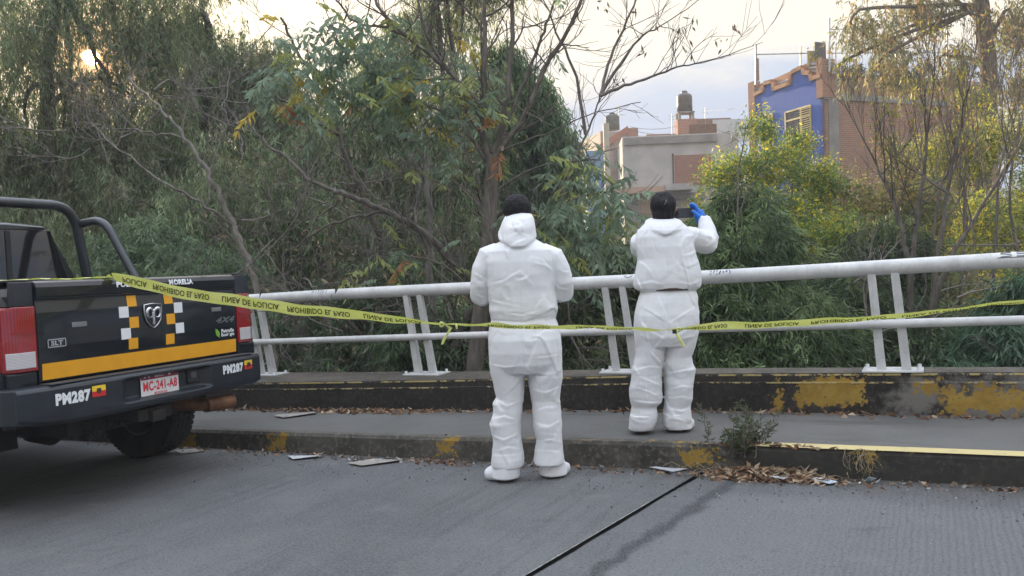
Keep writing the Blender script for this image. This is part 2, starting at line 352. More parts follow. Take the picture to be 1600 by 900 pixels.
# parapet
PARM = slab_mat('parapet_old_paint', (.052, .045, .038), [(-1.0, .31, .018, .14), (-.65, .32, .22, .10), (.28, .27, .24, .07), (-.05, .36, .05, .02), (.75, .26, .12, .06), (1.6, .3, .3, .1), (3.0, .3, .4, .1)], None, .35, (.022, .018, .015), .0, hi=(.12, .115, .10))
def pp(u):
    v, h = par_v(u), par_h(u)
    return [(v+jit(u, 11, .003), -.5), (v+.002+jit(u, 12, .003), h-.06), (v+.012, h-.055), (v+.014, h-.008), (v+.024+jit(u, 13, .003), h), (6.33, h+.004), (6.34, -.5)]
o = strip(pp, 'parapet', PARM); tag(o, 'low dark concrete parapet with worn yellow paint patches under the white railing', 'parapet')
capm = slab_mat('parapet_cap', (.15, .135, .11), [], None, .5, (.075, .066, .055), .0)
g = G(); g.loft([[(u, par_v(u)+.022, par_h(u)+.003), (u, 6.325, par_h(u)+.008)] for u in US], caps=False, closed=False); g.build('cap_surface', capm, o, BM)
# scuffed yellow edge lines: real thin paint films with ragged mask
def edge_line(name, dv, dw, th, dens):
    b = MB(name); sp = b.n('ShaderNodeSeparateXYZ'); b.l(b.co, sp.inputs[0])
    nz = b.noise(11, 7, .75); b.col(b.mix(b.noise(20), (.36, .27, .10), (.46, .38, .18))); b.rough(.85)
    al = b.step(b.math('ADD', nz, b.math('MULTIPLY', b.noise(1.1, 2), .3)), .73-dens, .76-dens); b.l(al, b.b.inputs['Alpha'])
    g = G(); g.loft([[(u, par_v(u)+dv, par_h(u)+dw), (u, par_v(u)+dv+.001, par_h(u)+dw+th)] for u in US], caps=False, closed=False); return g.build('paint_line', b.m, o, BM)
edge_line('edge_paint_high', .008, -.014, .014, .09); edge_line('edge_paint_low', -.006, -.066, .010, .05)
# expansion joint
def ju(v): return -1.95+.14*v
JR = simple('joint_rubber', (.006, .006, .006), 1.0); JR.node_tree.nodes['Principled BSDF'].inputs['Specular IOR Level'].default_value = 0
g = G(); vv = np.linspace(-6, 4.86, 160)
g.loft([[(ju(v)-.0135, v, .0035), (ju(v)+.012+jit(v*3, 4, .009), v, .0035)] for v in vv], caps=False, closed=False)
tag(g.build('expansion_joint', JR, None, BM), kind='structure')
g = G()
g.loft([[(ju(v)-.0195+jit(v, 5, .001), v, .0), (ju(v)-.019, v, .005), (ju(v)-.0135, v, .005), (ju(v)-.0135, v, 0)] for v in vv if v < 4.2])
tag(g.build('joint_edge', simple('joint_steel', (.30, .29, .27), .5, .3, .4, 30), None, BM), kind='structure')
# ---------------- railing
RAILM = MB('railing_white_paint'); a_ = RAILM.noise(5, 6, .7); b_ = RAILM.noise(70, 4, .7)
c_ = RAILM.mix(RAILM.step(a_, .3, .7), (.48, .48, .48), (.64, .64, .63)); dr_ = RAILM.noise(3, 6, .7, co=RAILM.mapv((6, 6, .8))); c_ = RAILM.mix(RAILM.math('MULTIPLY', RAILM.step(dr_, .55, .75), .4), c_, (.28, .26, .23)); c_ = RAILM.mix(RAILM.math('MULTIPLY', RAILM.step(b_, .60, .68), .6), c_, (.30, .26, .2)); RAILM.col(c_); RAILM.rough(.45); RAILM.bump(b_, .15, .002); RAILM = RAILM.m
rail_v = lambda u: 6.08
rail = empty('railing', BM @ Matrix.Translation((-2.6, 6.1, .4))); tag(rail, 'white painted steel tube railing with paired leaning posts on the parapet', 'railing')
RU = [-13.6, -9, -6.04, -4.1, -2.2, -.27, 1.7, 3.6, 7]
RV = {u: rail_v(u)+.02 for u in RU}
top = [(u, rail_v(u), 1.165+.008*math.sin(u)) for u in np.linspace(-14, 8, 60)]
G().tube(top, .052, 18).build('top_rail', RAILM, rail, BM)
low = [(u, rail_v(u), float(np.interp(u, [-14, -6.05, -3.65, .51, 8], [.72, .735, .76, .785, .80]))) for u in np.linspace(-14, 8, 60)]
G().tube(low, .030, 14).build('lower_rail', RAILM, rail, BM)
for u in [-13.7, -11.8, -9.9, -7.97, -6.02, -4.10, -2.20, -.27, 1.66, 3.6, 5.5]:
    h = par_h(u)+.012; v = rail_v(u)
    for sgn in (-1, 1):
        # two flat plates lean together from the base plate up to the rail
        x0, x1 = u+.02+sgn*.078, u-.015+sgn*.072
        gg = G(); rings = []
        for t in (0, 1):
            cx = x0+(x1-x0)*t; z = h+(1.13-h)*t; d = .045-.010*t; hw = .030-.004*t; vc = 6.165-.085*t
            rings.append([(cx-hw, vc-d, z), (cx+hw, vc-d, z), (cx+hw, vc-d+.012, z), (cx+.007, vc-d+.012, z), (cx+.007, vc+d, z), (cx-.007, vc+d, z), (cx-.007, vc-d+.012, z), (cx-hw, vc-d+.012, z)])
        gg.loft(rings); gg.build('post', RAILM, rail, BM, bevel=.002, seg=1)
    pl = G().box(u-.18, u+.20, v-.02, v+.20, h-.008, h+.006).build('base_plate', RAILM, rail, BM, bevel=.003, seg=1)
    for sx in (-.165, .165):
        for sy in (-.07, .09): G().lathe([(0, .026), (.012, .026), (.013, .006), (.02, .005), (.02, 0)], Matrix.Translation((u+.01+sx, v+.08+sy, h+.004)), 8).build('bolt', RAILM, pl, BM)
# graffiti on the top rail (thin pen strokes lying on the tube)
PEN = simple('marker_ink', (.05, .06, .12), .6)
def scribble(u0, strokes, s=.03, name='graffiti'):
    g = G()
    for st in strokes:
        pts = []
        for a, b in st:
            u = u0+a*s; an = R(100+b*20); pts.append((u, rail_v(u)+math.cos(an)*.0535, 1.165+.008*math.sin(u)+math.sin(an)*.0535))
        # b: 0 near top of tube, larger is lower on the visible side
        g.tube(pts, .0022, 4)
    g.build(name, PEN, rail, BM)
rs = random.Random(3)
def word(n): return [[(i*.9+rs.uniform(0, .5), rs.uniform(.6, 3.0)) for _ in range(5)] for i in range(n)]
scribble(-5.25, word(6), .035); scribble(-1.45, word(7), .026)
scribble(-2.12, [[(0, .9), (.4, 1.9), (1.2, 2.3), (2.0, 1.9), (2.3, .9)], [(.5, .8), (.7, 1.0)], [(1.5, .7), (1.7, .9)]], .03)
S_ = [[(2, .6), (.3, .6), (0, 1.2), (1.8, 1.7), (2, 2.4), (0, 2.6)], [(4.5, .6), (3, .6), (3, 2.6), (4.6, 2.6)], [(3, 1.6), (4.3, 1.6)], [(5.6, .6), (5.6, 2.6), (7, 1.4), (6, 1.2)], [(-.6, 2.9), (7.5, 3.1)]]
scribble(.40, S_, .03)
# ============================================================ terrain below
def terr_z(x, y):
    q = (Vector((x, y, 0)).dot(Vector((B_V.x, B_V.y, 0))))
    t = min(max((q-6.6)/2.5, 0), 1); z = -.6-3.4*t
    t2 = min(max((q-15)/10, 0), 1); z += 2.7*t2*t2*(3-2*t2)
    return z+.25*float(vnoise(np.array([x*.3, y*.3, 0])))
g = G(); nx, ny = 120, 120
xs = np.sign(np.linspace(-1, 1, nx))*np.abs(np.linspace(-1, 1, nx))**2.2*700; ys = np.sign(np.linspace(-1, 1, ny))*np.abs(np.linspace(-1, 1, ny))**2.2*700+14
vs = [(x, y, terr_z(x, y) if abs(x) < 120 and abs(y) < 120 else -1.2) for y in ys for x in xs]
# keep the sheet well under the bridge deck
vs = [(x, y, min(z, -1.0+(.03*-x if False else 0)) if True else z) for x, y, z in vs]
vs = [(x, y, z-1.2 if Vector((x, y, 0)).dot(Vector((B_V.x, B_V.y, 0))) < 6.4 else z) for x, y, z in vs]
g.add(vs, [(j*nx+i, j*nx+i+1, (j+1)*nx+i+1, (j+1)*nx+i) for j in range(ny-1) for i in range(nx-1)], True)
tm = MB('undergrowth_soil'); t1 = tm.noise(2.5, 7, .7); tm.col(tm.mix(tm.step(t1, .35, .65), (.030, .040, .018), (.075, .070, .042))); tm.rough(.95); tm.bump(t1, 1, .1)
tag(g.build('ground', tm.m), kind='structure')
# ============================================================ vegetation
def leaves(P, D, L, Wd, col, bend=.0, up=None):
    """diamond leaves: P base, D unit direction, L length, Wd width; returns V, F, C"""
    n = len(P); S = rng.normal(size=(n, 3)); S -= D*(S*D).sum(1)[:, None]; S /= np.linalg.norm(S, axis=1)[:, None]+1e-9
    L = np.broadcast_to(L, (n,))[:, None]; Wd = np.broadcast_to(Wd, (n,))[:, None]
    Nn = np.cross(D, S)
    V = np.stack([P, P+D*L*.42+S*Wd*.5, P+D*L-Nn*L*bend, P+D*L*.42-S*Wd*.5], 1).reshape(-1, 3)
    Fq = np.arange(4*n, dtype=np.int32).reshape(-1, 4); return V, Fq, np.repeat(col, 4, 0)
def palette(n, cols, wts, var=.22):
    cols = np.array(cols); k = rng.choice(len(cols), n, p=np.array(wts)/sum(wts)); return np.clip(cols[k]*(1+rng.normal(size=(n, 1))*var), .004, .9)
def norm(a): return a/(np.linalg.norm(a, axis=-1, keepdims=True)+1e-9)
def blob_points(blobs, n):
    """blobs: (x, y, z, rx, ry, rz); points spread in the volume, denser to the shell"""
    b = np.array(blobs, float); vol = (b[:, 3]*b[:, 4]*b[:, 5])**.67; k = rng.choice(len(b), n, p=vol/vol.sum())
    d = norm(rng.normal(size=(n, 3))); r = rng.random(n)**.45; return b[k, :3]+d*r[:, None]*b[k, 3:]
def sun_gap(P):
    """the opening in the crowns through which the low sun shows"""
    q = norm(P-np.array([0, 0, CAM_H])); a = np.degrees(np.arccos(np.clip(q@np.array(tuple(SUN_D)), -1, 1))); return rng.random(len(P)) > .98*np.exp(-(a/.58)**4)+.75*np.exp(-(a/2.0)**2)
def willow_crown(blobs, nstr, length, leaf, wid, cols, wts, per=16, sway=.25):
    c = blob_points(blobs, int(nstr*1.9))
    # clumping: drop strands where a coarse noise is low, so gaps and darker hollows open up
    c = c[fbm(c*1.1, 5, 3) > .38]; n = len(c)
    ln = length*(.4+rng.random(n)); dr = norm(np.stack([rng.normal(size=n)*sway, rng.normal(size=n)*sway, -np.ones(n)], 1))
    t = rng.random((n, per)); P = (c[:, None]+dr[:, None]*(ln[:, None]*t)[..., None]).reshape(-1, 3); P[:, :2] += rng.normal(size=(len(P), 2))*.03
    keep = sun_gap(P)
    D = norm(np.repeat(dr, per, 0)+rng.normal(size=(len(P), 3))*.38)
    tone = np.repeat(palette(n, cols, wts, .18), per, 0)*(1+rng.normal(size=(len(P), 1))*.22)
    P, D, tone = P[keep], D[keep], tone[keep]
    return leaves(P, D, leaf*(.6+rng.random(len(P))*.8), wid*(.7+rng.random(len(P))*.6), np.clip(tone, .004, 1), .08)
def bush_crown(blobs, n, leaf, wid, cols, wts, clump=14, spread=.16, droop=-.2):
    c = blob_points(blobs, n//clump); c = c[fbm(c*1.6, 9, 3) > .42]; P = np.repeat(c, clump, 0); P = P+rng.normal(size=P.shape)*spread
    D = rng.normal(size=P.shape); D[:, 2] += droop; D = norm(D)
    tone = np.repeat(palette(len(c), cols, wts, .2), clump, 0)*(1+rng.normal(size=(len(P), 1))*.2)
    return leaves(P, D, leaf*(.6+rng.random(len(P))*.8), wid*(.7+rng.random(len(P))*.6), np.clip(tone, .004, 1), .1)
def join(parts):
    Vs, Fs, Cs = [], [], []; k = 0
    for V, Fq, c in parts: Vs.append(V); Fs.append(Fq+k); Cs.append(c); k += len(V)
    return np.concatenate(Vs), np.concatenate(Fs), np.concatenate(Cs)
class Wood:
    """branch tubes, gathered in numpy"""
    def __init__(s): s.V = []; s.F = []; s.k = 0; s.tips = []
    def tube(s, pts, r, seg=5):
        pts = np.asarray(pts, float); n = len(pts); r = np.broadcast_to(r, (n,))
        T = np.gradient(pts, axis=0); T = norm(T); a = np.cross(T[0], [.3, .2, .9]); a = norm(a); out = []
        an = np.arange(seg)*2*np.pi/seg
        for i in range(n):
            a = norm(a-T[i]*a.dot(T[i])); b = np.cross(T[i], a); out.append(pts[i]+(np.cos(an)[:, None]*a+np.sin(an)[:, None]*b)*r[i])
        V = np.concatenate(out); i, j = np.meshgrid(np.arange(n-1), np.arange(seg), indexing='ij'); j2 = (j+1) % seg
        Fq = np.stack([i*seg+j, i*seg+j2, (i+1)*seg+j2, (i+1)*seg+j], -1).reshape(-1, 4)+s.k
        s.V.append(V); s.F.append(Fq); s.k += len(V)
    def path(s, pts, r0, r1, seg=6, wob=.02, sub=5):
        pts = np.array([tuple(p) for p in pts], float); n = len(pts); t = np.linspace(0, n-1, (n-1)*sub+1)
        # Catmull-Rom
        P = np.vstack([2*pts[0]-pts[1], pts, 2*pts[-1]-pts[-2]]); q = []
        for x in t:
            i = min(int(x), n-2); f = x-i; a, b, c, d = P[i:i+4]; q.append(.5*((2*b)+(-a+c)*f+(2*a-5*b+4*c-d)*f*f+(-a+3*b-3*c+d)*f**3))
        q = np.array(q); q[1:] += rng.normal(size=q[1:].shape)*wob*.5
        s.tube(q, np.linspace(r0, r1, len(q)), seg); return q
    def grow(s, p, d, L, r, depth, spread=.6, up=.1, kids=3, wob=.12, taper=.45, seg=5, minr=.003):
        p = np.array(tuple(p), float); d = norm(np.array(tuple(d), float)); n = 6; pts = [p]; dd = d
        for i in range(n):
            dd = norm(dd+rng.normal(size=3)*wob+np.array([0, 0, up*.25])); pts.append(pts[-1]+dd*L/n)
        s.tube(pts, np.linspace(r, max(r*taper, minr*.7), n+1), max(3, seg))
        if depth <= 0: s.tips.append((pts[-1], dd)); s.tips.append((pts[3], dd)); return
        for k in range(kids):
            f = .3+.7*(k+rng.random()*.8)/kids; i = min(int(f*n), n); base = pts[i]; side = norm(np.cross(dd, rng.normal(size=3))); nd_ = norm(dd+side*spread*(.7+rng.random()*.6))
            s.grow(base, nd_, L*(.5+rng.random()*.25), max(r*(.5 if k < kids-1 else .6)*(1-.3*f), minr), depth-1, spread, up, kids, wob, taper, max(3, seg-1), minr)
    def build(s, name, mat, parent=None):
        return link(name, mesh_np(name, np.concatenate(s.V), np.concatenate(s.F), True), mat, parent)
def crown(parts, name='crown', parent=None, mat=None):
    V, Fq, c = join(parts); return link(name, mesh_np(name, V, Fq, False, c), mat or M_LEAF, parent)
def B(px, py, Y, rx, rz=None, ry=None):
    p = at(px, py, Y); return (p.x, p.y, p.z, rx, ry or rx, rz or rx)
def tree_root(name, base, label, cat, group=None):
    o = empty(name); tag(o, label, cat, group); return o
W_COLS = [(.14, .185, .09), (.19, .24, .125), (.26, .31, .18), (.10, .135, .07), (.24, .23, .13)]
W_WTS = [3, 4, 2.5, 2, .7]
# --- tall willow-like trees of the left wood
def willow(label, trunk, blobs, nstr, length=.9, leaf=.145, wid=.021, cols=W_COLS, wts=W_WTS, r0=.22, name='willow_tree', group='drooping trees of the wood', extra=0, mat=None):
    t = tree_root(name, None, label, 'tree', group); w = Wood(); q = w.path(trunk, r0, r0*.35, 8, .05)
    for bx in blobs:
        c = np.array(bx[:3]); s_ = q[rng.integers(len(q)//3, len(q))]
        w.path([s_, (s_*.5+c*.5)+rng.normal(size=3)*.3+[0, 0, .25], c], r0*.28, r0*.08, 5, .04)
        for _ in range(1+extra): w.grow(c+rng.normal(size=3)*.3, rng.normal(size=3)+[0, 0, .2], bx[3]*.9, r0*.07, 2, .7, -.1, 3, .15)
    w.build('trunk', mat or M_BARK, t); crown([willow_crown(blobs, nstr, length, leaf, wid, cols, wts, per=21)], 'crown', t); return t
willow('tall drooping tree at the far left behind the truck, beside the low sun', [at(70, 640, 15.5), at(80, 300, 15.5), at(75, 130, 15.5), at(95, -60, 15.5)],
       [B(30, 40, 15, 1.5, 1.1), B(-60, 160, 15, 1.4, 1.4), B(40, 230, 15.5, 1.4, 1.3), B(180, 10, 16, 1.3, 1.0), B(240, 60, 16, .9, .7), B(60, 380, 14.5, 1.7, 1.1), B(200, 300, 15.5, 1.3, 1.0), B(-60, 330, 15, 1.5, 1.4), B(250, 180, 16, 1.0, .9), B(120, 190, 16.3, 1.0, .9), B(150, 110, 16.4, .8, .8), B(90, 260, 16, 1.2, .9), B(20, -120, 16, 1.8, 1.1), B(230, -110, 16.5, 1.6, 1.0)], 5200)
willow('broad drooping tree left of centre, behind the bare leaning trunks', [at(330, 700, 18), at(325, 400, 18), at(315, 180, 18), at(330, 40, 18)],
       [B(330, 120, 18, 1.5, 1.2), B(430, 170, 18, 1.4, 1.1), B(380, 250, 14.5, 1.0, .8), B(300, 340, 14, 1.0, .8), B(470, 320, 14, .9, .7), B(250, 250, 18, 1.5, 1.2), B(400, 300, 17.5, 1.7, 1.3), B(330, 400, 17, 1.9, 1.2), B(310, 30, 18.5, 1.0, .7), B(480, 400, 17, 1.5, 1.1), B(420, 90, 18.5, .9, .6), B(320, -90, 19, 1.2, .6)], 5200, leaf=.15, wid=.023)
willow('drooping tree directly behind the pale forked trunk', [at(610, 700, 16), at(600, 400, 16), at(640, 150, 16), at(690, -30, 16)],
       [B(620, 110, 16, 1.1, 1.0), B(700, 40, 16, 1.1, 1.0), B(560, 230, 16, 1.3, 1.0), B(680, 230, 16, 1.3, 1.1), B(600, 370, 15.5, 1.6, 1.1), B(720, 360, 15.5, 1.3, 1.0), B(740, 140, 16, 1.0, .9), B(730, -90, 16.5, 1.4, .9), B(470, 240, 16.5, 1.0, .8)], 4600, leaf=.145, wid=.022)
willow('round headed dark green tree, rightmost of the wood, just right of the standing person\'s head', [at(860, 700, 17), at(850, 420, 17), at(835, 220, 17), at(830, 130, 17)],
       [B(815, 160, 17, .9, .9), B(850, 240, 17, .85, .95), B(835, 330, 17, .95, 1.0), B(770, 250, 17, .9, 1.0), B(880, 400, 16.5, 1.0, .9), B(790, 90, 17, .5, .5)], 3600, leaf=.17, wid=.024, cols=[(.11, .18, .085), (.15, .22, .11), (.075, .12, .06)], wts=[3, 3, 1])
# off-frame neighbours to the left whose tops shade the bridge
willow('tall dense tree rising above the frame left of the sun', [at(-350, 700, 21), at(-340, 300, 21), at(-330, -100, 21)],
       [B(-330, 200, 21, 2.6, 2.2), B(-250, 0, 21, 2.4, 2.0), B(-350, -200, 21, 2.6, 2.0), B(-420, 350, 21, 2.5, 2)], 3000, leaf=.24, wid=.04)
# --- the far side of the wood: one mass closing the view between the trunks
far = []
for px in range(-500, 900, 70):
    for Y, py, r in ((25, 150, 2.0), (25, 300, 2.2), (24, 430, 2.2), (23, 540, 2.0)):
        if 380 < px and py < 200: continue
        if px < 330 and py < 200 and px > -20: continue
        if px > 860 and py < 420: continue
        far.append(B(px, py, Y+rng.random()*2, r, r*.85))
tag(crown([bush_crown(far, 95000, .26, .07, [(.12, .15, .085), (.16, .19, .11), (.08, .10, .06)], [3, 3, 2], clump=16, spread=.3)], 'far_wood'), 'dense mass of far foliage closing the view between the trunks', kind='stuff')
# --- undergrowth along the parapet, willowy bushes one by one
U_COLS = [(.10, .155, .08), (.14, .20, .11), (.20, .27, .16), (.065, .10, .055)]
def shrub(label, blobs, n, leaf=.13, wid=.02, cols=U_COLS, wts=(3, 3, 1.5, 2), kind='bush', name='shrub', cat='shrub', group='green shrubs behind the railing', stems=4, wil=True, stemmat=None, **k):
    t = tree_root(name, None, label, cat, group); w = Wood(); b = np.array(blobs); base = b[:, :3].mean(0); base[2] = b[:, 2].min()-b[:, 5].max()*.9
    base[2] = min(base[2], -1.5)
    for i in range(stems):
        c = b[rng.integers(len(b)), :3]+rng.normal(size=3)*.25*b[0, 3]; s0 = base+rng.normal(size=3)*[.3, .3, 0]
        q = w.path([s0, (s0+c)/2+rng.normal(size=3)*.12, c], .028, .010, 5, .03)
        for _ in range(3): w.grow(q[rng.integers(len(q)//2, len(q))], (c-s0)+rng.normal(size=3)*.7, b[0, 3]*.8, .009, 2, .6, .05, 3, .12)
    w.build('stem', stemmat or M_BARKB, t)
    part = willow_crown(blobs, n, .42, leaf, wid, cols, wts, per=14, sway=.7) if wil else bush_crown(blobs, n, leaf, wid, cols, wts, **k)
    crown([part], 'foliage', t); return t
shrub('dark green willowy bush low behind the truck tailgate', [B(330, 430, 11, .9, .6), B(230, 400, 11.5, .8, .7), B(430, 520, 10.5, .9, .7), B(300, 540, 10.5, .9, .6)], 1500)
shrub('bush low between the two left post pairs of the railing', [B(520, 500, 10.5, .8, .6), B(570, 580, 10, .9, .5), B(460, 600, 10, .9, .5)], 1600)
shrub('bush under the lower rail just left of the person on the road', [B(680, 520, 9.6, .7, .5), B(720, 600, 9.4, .8, .5), B(600, 440, 10.5, .7, .4)], 1300)
shrub('bush between the two people, behind the lower rail', [B(900, 500, 9.5, .7, .6), B(930, 590, 9, .8, .5), B(850, 580, 9.2, .7, .5), B(960, 430, 10, .5, .5)], 1900, cols=[(.09, .12, .06), (.13, .16, .08), (.05, .07, .04)], wts=(3, 2, 2))
shrub('dense blue-green willow bush right of the person with the phone', [B(1150, 390, 10, .75, .7), B(1120, 480, 9.6, .8, .7), B(1230, 520, 9.4, .85, .6), B(1180, 580, 9.2, .9, .5), B(1090, 560, 9.4, .6, .5), B(1160, 320, 10.4, .45, .35)], 5200, leaf=.12, wid=.018, cols=[(.10, .155, .068), (.14, .20, .085), (.20, .27, .12), (.06, .09, .045)])
shrub('dark bush behind the right-hand posts of the railing', [B(1330, 500, 10, .8, .7), B(1420, 560, 9.4, .8, .6), B(1300, 590, 9, .7, .4), B(1370, 400, 11, .8, .7)], 3000, leaf=.10, wid=.022, cols=[(.075, .11, .05), (.11, .15, .065), (.045, .065, .035)], wts=(3, 2, 2))
shrub('bright green willow bush at the right edge, under the rail', [B(1560, 560, 8.6, .6, .5), B(1640, 500, 8.8, .7, .7), B(1500, 600, 8.4, .5, .3), B(1700, 600, 8, .7, .6)], 2000, leaf=.14, wid=.02, cols=[(.06, .12, .06), (.085, .15, .085), (.12, .18, .12)], wts=(3, 3, 2))
# --- right-hand side: feathery shrubs before the houses, yellow sunlight put into some leaf colours
Y_COLS = [(.13, .20, .06), (.20, .28, .06), (.46, .42, .03), (.09, .14, .05)]
def feather(label, blobs, n, cols, wts, **k): return shrub(label, blobs, int(n*1.1), .085, .026, cols, wts, wil=False, clump=18, spread=.10, stems=9, **k)
feather('tall feathery shrub with yellow sunlight painted into its leaves in front of the blue house', [B(1185, 205, 15, .38, .36), B(1210, 260, 15, .6, .5), B(1140, 280, 15, .55, .5), B(1280, 290, 15, .6, .5), B(1200, 340, 14.5, .9, .5), B(1250, 225, 15.2, .26, .25), B(1120, 350, 14.5, .6, .6), B(1300, 380, 14, .8, .6)], 30000, Y_COLS, [4, 3, 2.6, 1.6])
feather('olive and rust tinted shrub right of the blue house window', [B(1380, 260, 15, .6, .5), B(1340, 320, 15, .7, .6), B(1430, 330, 15, .8, .7), B(1360, 430, 14, .9, .6), B(1450, 440, 13.5, .8, .6)], 36000, [(.15, .18, .07), (.24, .17, .09), (.30, .28, .07), (.10, .13, .06)], [4, 2.2, 1.8, 2.5])
feather('yellow-green shrub behind the bare tree at the right edge', [B(1480, 250, 16, .8, .6), B(1570, 230, 16, .8, .6), B(1620, 320, 15.5, 1.0, .8), B(1520, 360, 15, .9, .7), B(1600, 440, 14, 1.0, .7), B(1520, 160, 16.5, .4, .3)], 42000, [(.16, .21, .06), (.26, .29, .06), (.46, .42, .04), (.09, .13, .05)], [3, 3, 2.4, 2])  # the strong yellow stands for sun on these leaves too
feather('low olive scrub at the foot of the blue house', [B(1250, 450, 13, 1.0, .5), B(1400, 520, 12, 1.2, .6), B(1560, 540, 12, 1.2, .6)], 26000, [(.09, .13, .055), (.13, .16, .07), (.06, .085, .045)], [3, 2, 2])
# hedge mass further right and behind
tag(crown([bush_crown([B(x, y, 20, 1.8, 1.3) for x in (1370, 1480, 1600, 1720) for y in (400, 520)]+[B(x, 590, 19, 2, 1.2) for x in (950, 1060, 1190, 1300)]+[B(x, y, 19, 1.6, 1.1) for x, y in ((950, 430), (1060, 470), (1000, 520), (900, 520))], 60000, .2, .06, [(.08, .12, .055), (.11, .15, .065), (.055, .08, .045)], [3, 2, 2], clump=16, spread=.25)], 'far_scrub'), 'dense dark scrub on the far bank below the houses', kind='stuff')
# --- bare shrubby tree at the right
def bare(label, name, trunks, mat, r, twig, spread=.45, up=.35, group=None, tipsn=0, leafcols=None, leafL=.06, depth=3, kids=4):
    t = tree_root(name, None, label, 'tree', group); w = Wood()
    for pts in trunks:
        q = w.path(pts, r, r*.35, 7, .015)
        for k in range(len(q)//2, len(q)):
            if rng.random() < .8: w.grow(q[k], (q[-1]-q[len(q)//2])+rng.normal(size=3)*.9+[0, 0, .4], twig*(.6+rng.random()*.5), r*.26, depth-1, spread, up, kids, .1)
        w.grow(q[-1], q[-1]-q[-3], twig*1.2, r*.32, depth, spread, up, kids, .1)
    w.build('trunk', mat, t)
    if tipsn:
        tp = np.array([a for a, _ in w.tips]); tp = tp[rng.random(len(tp)) < tipsn]; P = np.repeat(tp, 5, 0)+rng.normal(size=(len(tp)*5, 3))*.04
        D = norm(rng.normal(size=P.shape)*.6+[0, 0, -1]); crown([leaves(P, D, leafL*(.6+rng.random(len(P))), leafL*.32, palette(len(P), leafcols, [1]*len(leafcols)), .15)], 'crown', t)
    return t
bare('many-stemmed bare tree with grey trunk at the right, above the railing', 'bare_tree',
     [[at(1415, 640, 9.5), at(1425, 420, 9.5), at(1440, 300, 9.5), at(1450, 200, 9.5)], [at(1415, 640, 9.6), at(1470, 440, 9.5), at(1530, 330, 9.6), at(1590, 230, 9.6)], [at(1430, 640, 9.5), at(1420, 430, 9.6), at(1400, 330, 9.8), at(1370, 260, 10)], [at(1440, 640, 9.4), at(1460, 430, 9.2), at(1480, 300, 9.2), at(1500, 200, 9.2)]],
     M_BARKB, .038, .85, .34, .6, tipsn=.15, leafcols=[(.28, .28, .05), (.20, .22, .06), (.26, .17, .08)], leafL=.07, depth=3)
bare('thicket of thin brown bare stems in front of the tall eucalyptus', 'bare_tree',
     [[at(x, 480, 13), at(x+rng.normal()*10, 300, 13), at(x+rng.normal()*25, 200, 13)] for x in (1450, 1500, 1550, 1600)], M_BARKB, .03, 1.1, .35, .6, tipsn=.1, leafcols=[(.24, .22, .06), (.22, .16, .08)], leafL=.06, depth=3)
# --- eucalyptus at upper right
t = tree_root('eucalyptus_tree', None, 'tall airy eucalyptus with thick dark trunk in the upper right corner', 'tree'); w = Wood()
q = w.path([at(1520, 640, 24), at(1530, 300, 24), at(1543, 100, 24), at(1530, -60, 24), at(1530, -300, 24)], .34, .12, 9, .06)
eb = [B(1350, 40, 23, .9, .7), B(1400, 110, 23, .9, .6), B(1440, 10, 24, 1.0, .7), B(1350, -60, 24, 1.2, .7), B(1480, 90, 24, .8, .7), B(1590, 40, 24, 1.0, .9), B(1600, 130, 24, .8, .6), B(1400, 60, 24, .8, .6), B(1480, -90, 24, 1.6, 1.0), B(1650, -60, 24, 1.6, 1.2), B(1550, -250, 24, 2.2, 1.5), B(1340, 110, 23, .5, .35)]
for bx in eb: w.path([q[rng.integers(8, len(q)-2)], np.array(bx[:3])+rng.normal(size=3)*.2+[0, 0, .4], np.array(bx[:3])-[.2, 0, .5]], .07, .02, 5, .05)
w.build('trunk', bark('eucalyptus_bark', (.12, .09, .07), .5), t)
crown([willow_crown(eb, 2300, .6, .15, .035, [(.17, .19, .09), (.25, .23, .11), (.36, .28, .11), (.12, .135, .08)], [3, 3, 1.5, 2], per=14, sway=.4)], 'crown', t)
# --- pale bare upright tree in the upper middle, right of the person's head
bare('slender bare tree with spreading twigs against the pale sky', 'bare_tree',
     [[at(800, 560, 9.6), at(850, 400, 9.6), at(895, 260, 9.6), at(925, 190, 9.6), at(938, 150, 9.6)], [at(938, 150, 9.6), at(985, 130, 9.6), at(1040, 112, 9.6), at(1085, 98, 9.5)], [at(938, 150, 9.6), at(955, 90, 9.7), at(985, 20, 9.7), at(1000, -30, 9.8)], [at(915, 210, 9.6), at(900, 120, 9.6), at(870, 50, 9.5), at(850, 0, 9.5)], [at(938, 150, 9.6), at(990, 70, 9.6), at(1030, 40, 9.5)]],
     M_TWIG, .022, .65, .5, .15, tipsn=.07, leafcols=[(.10, .09, .05), (.13, .15, .06), (.14, .08, .05)], leafL=.085, depth=2, kids=3)
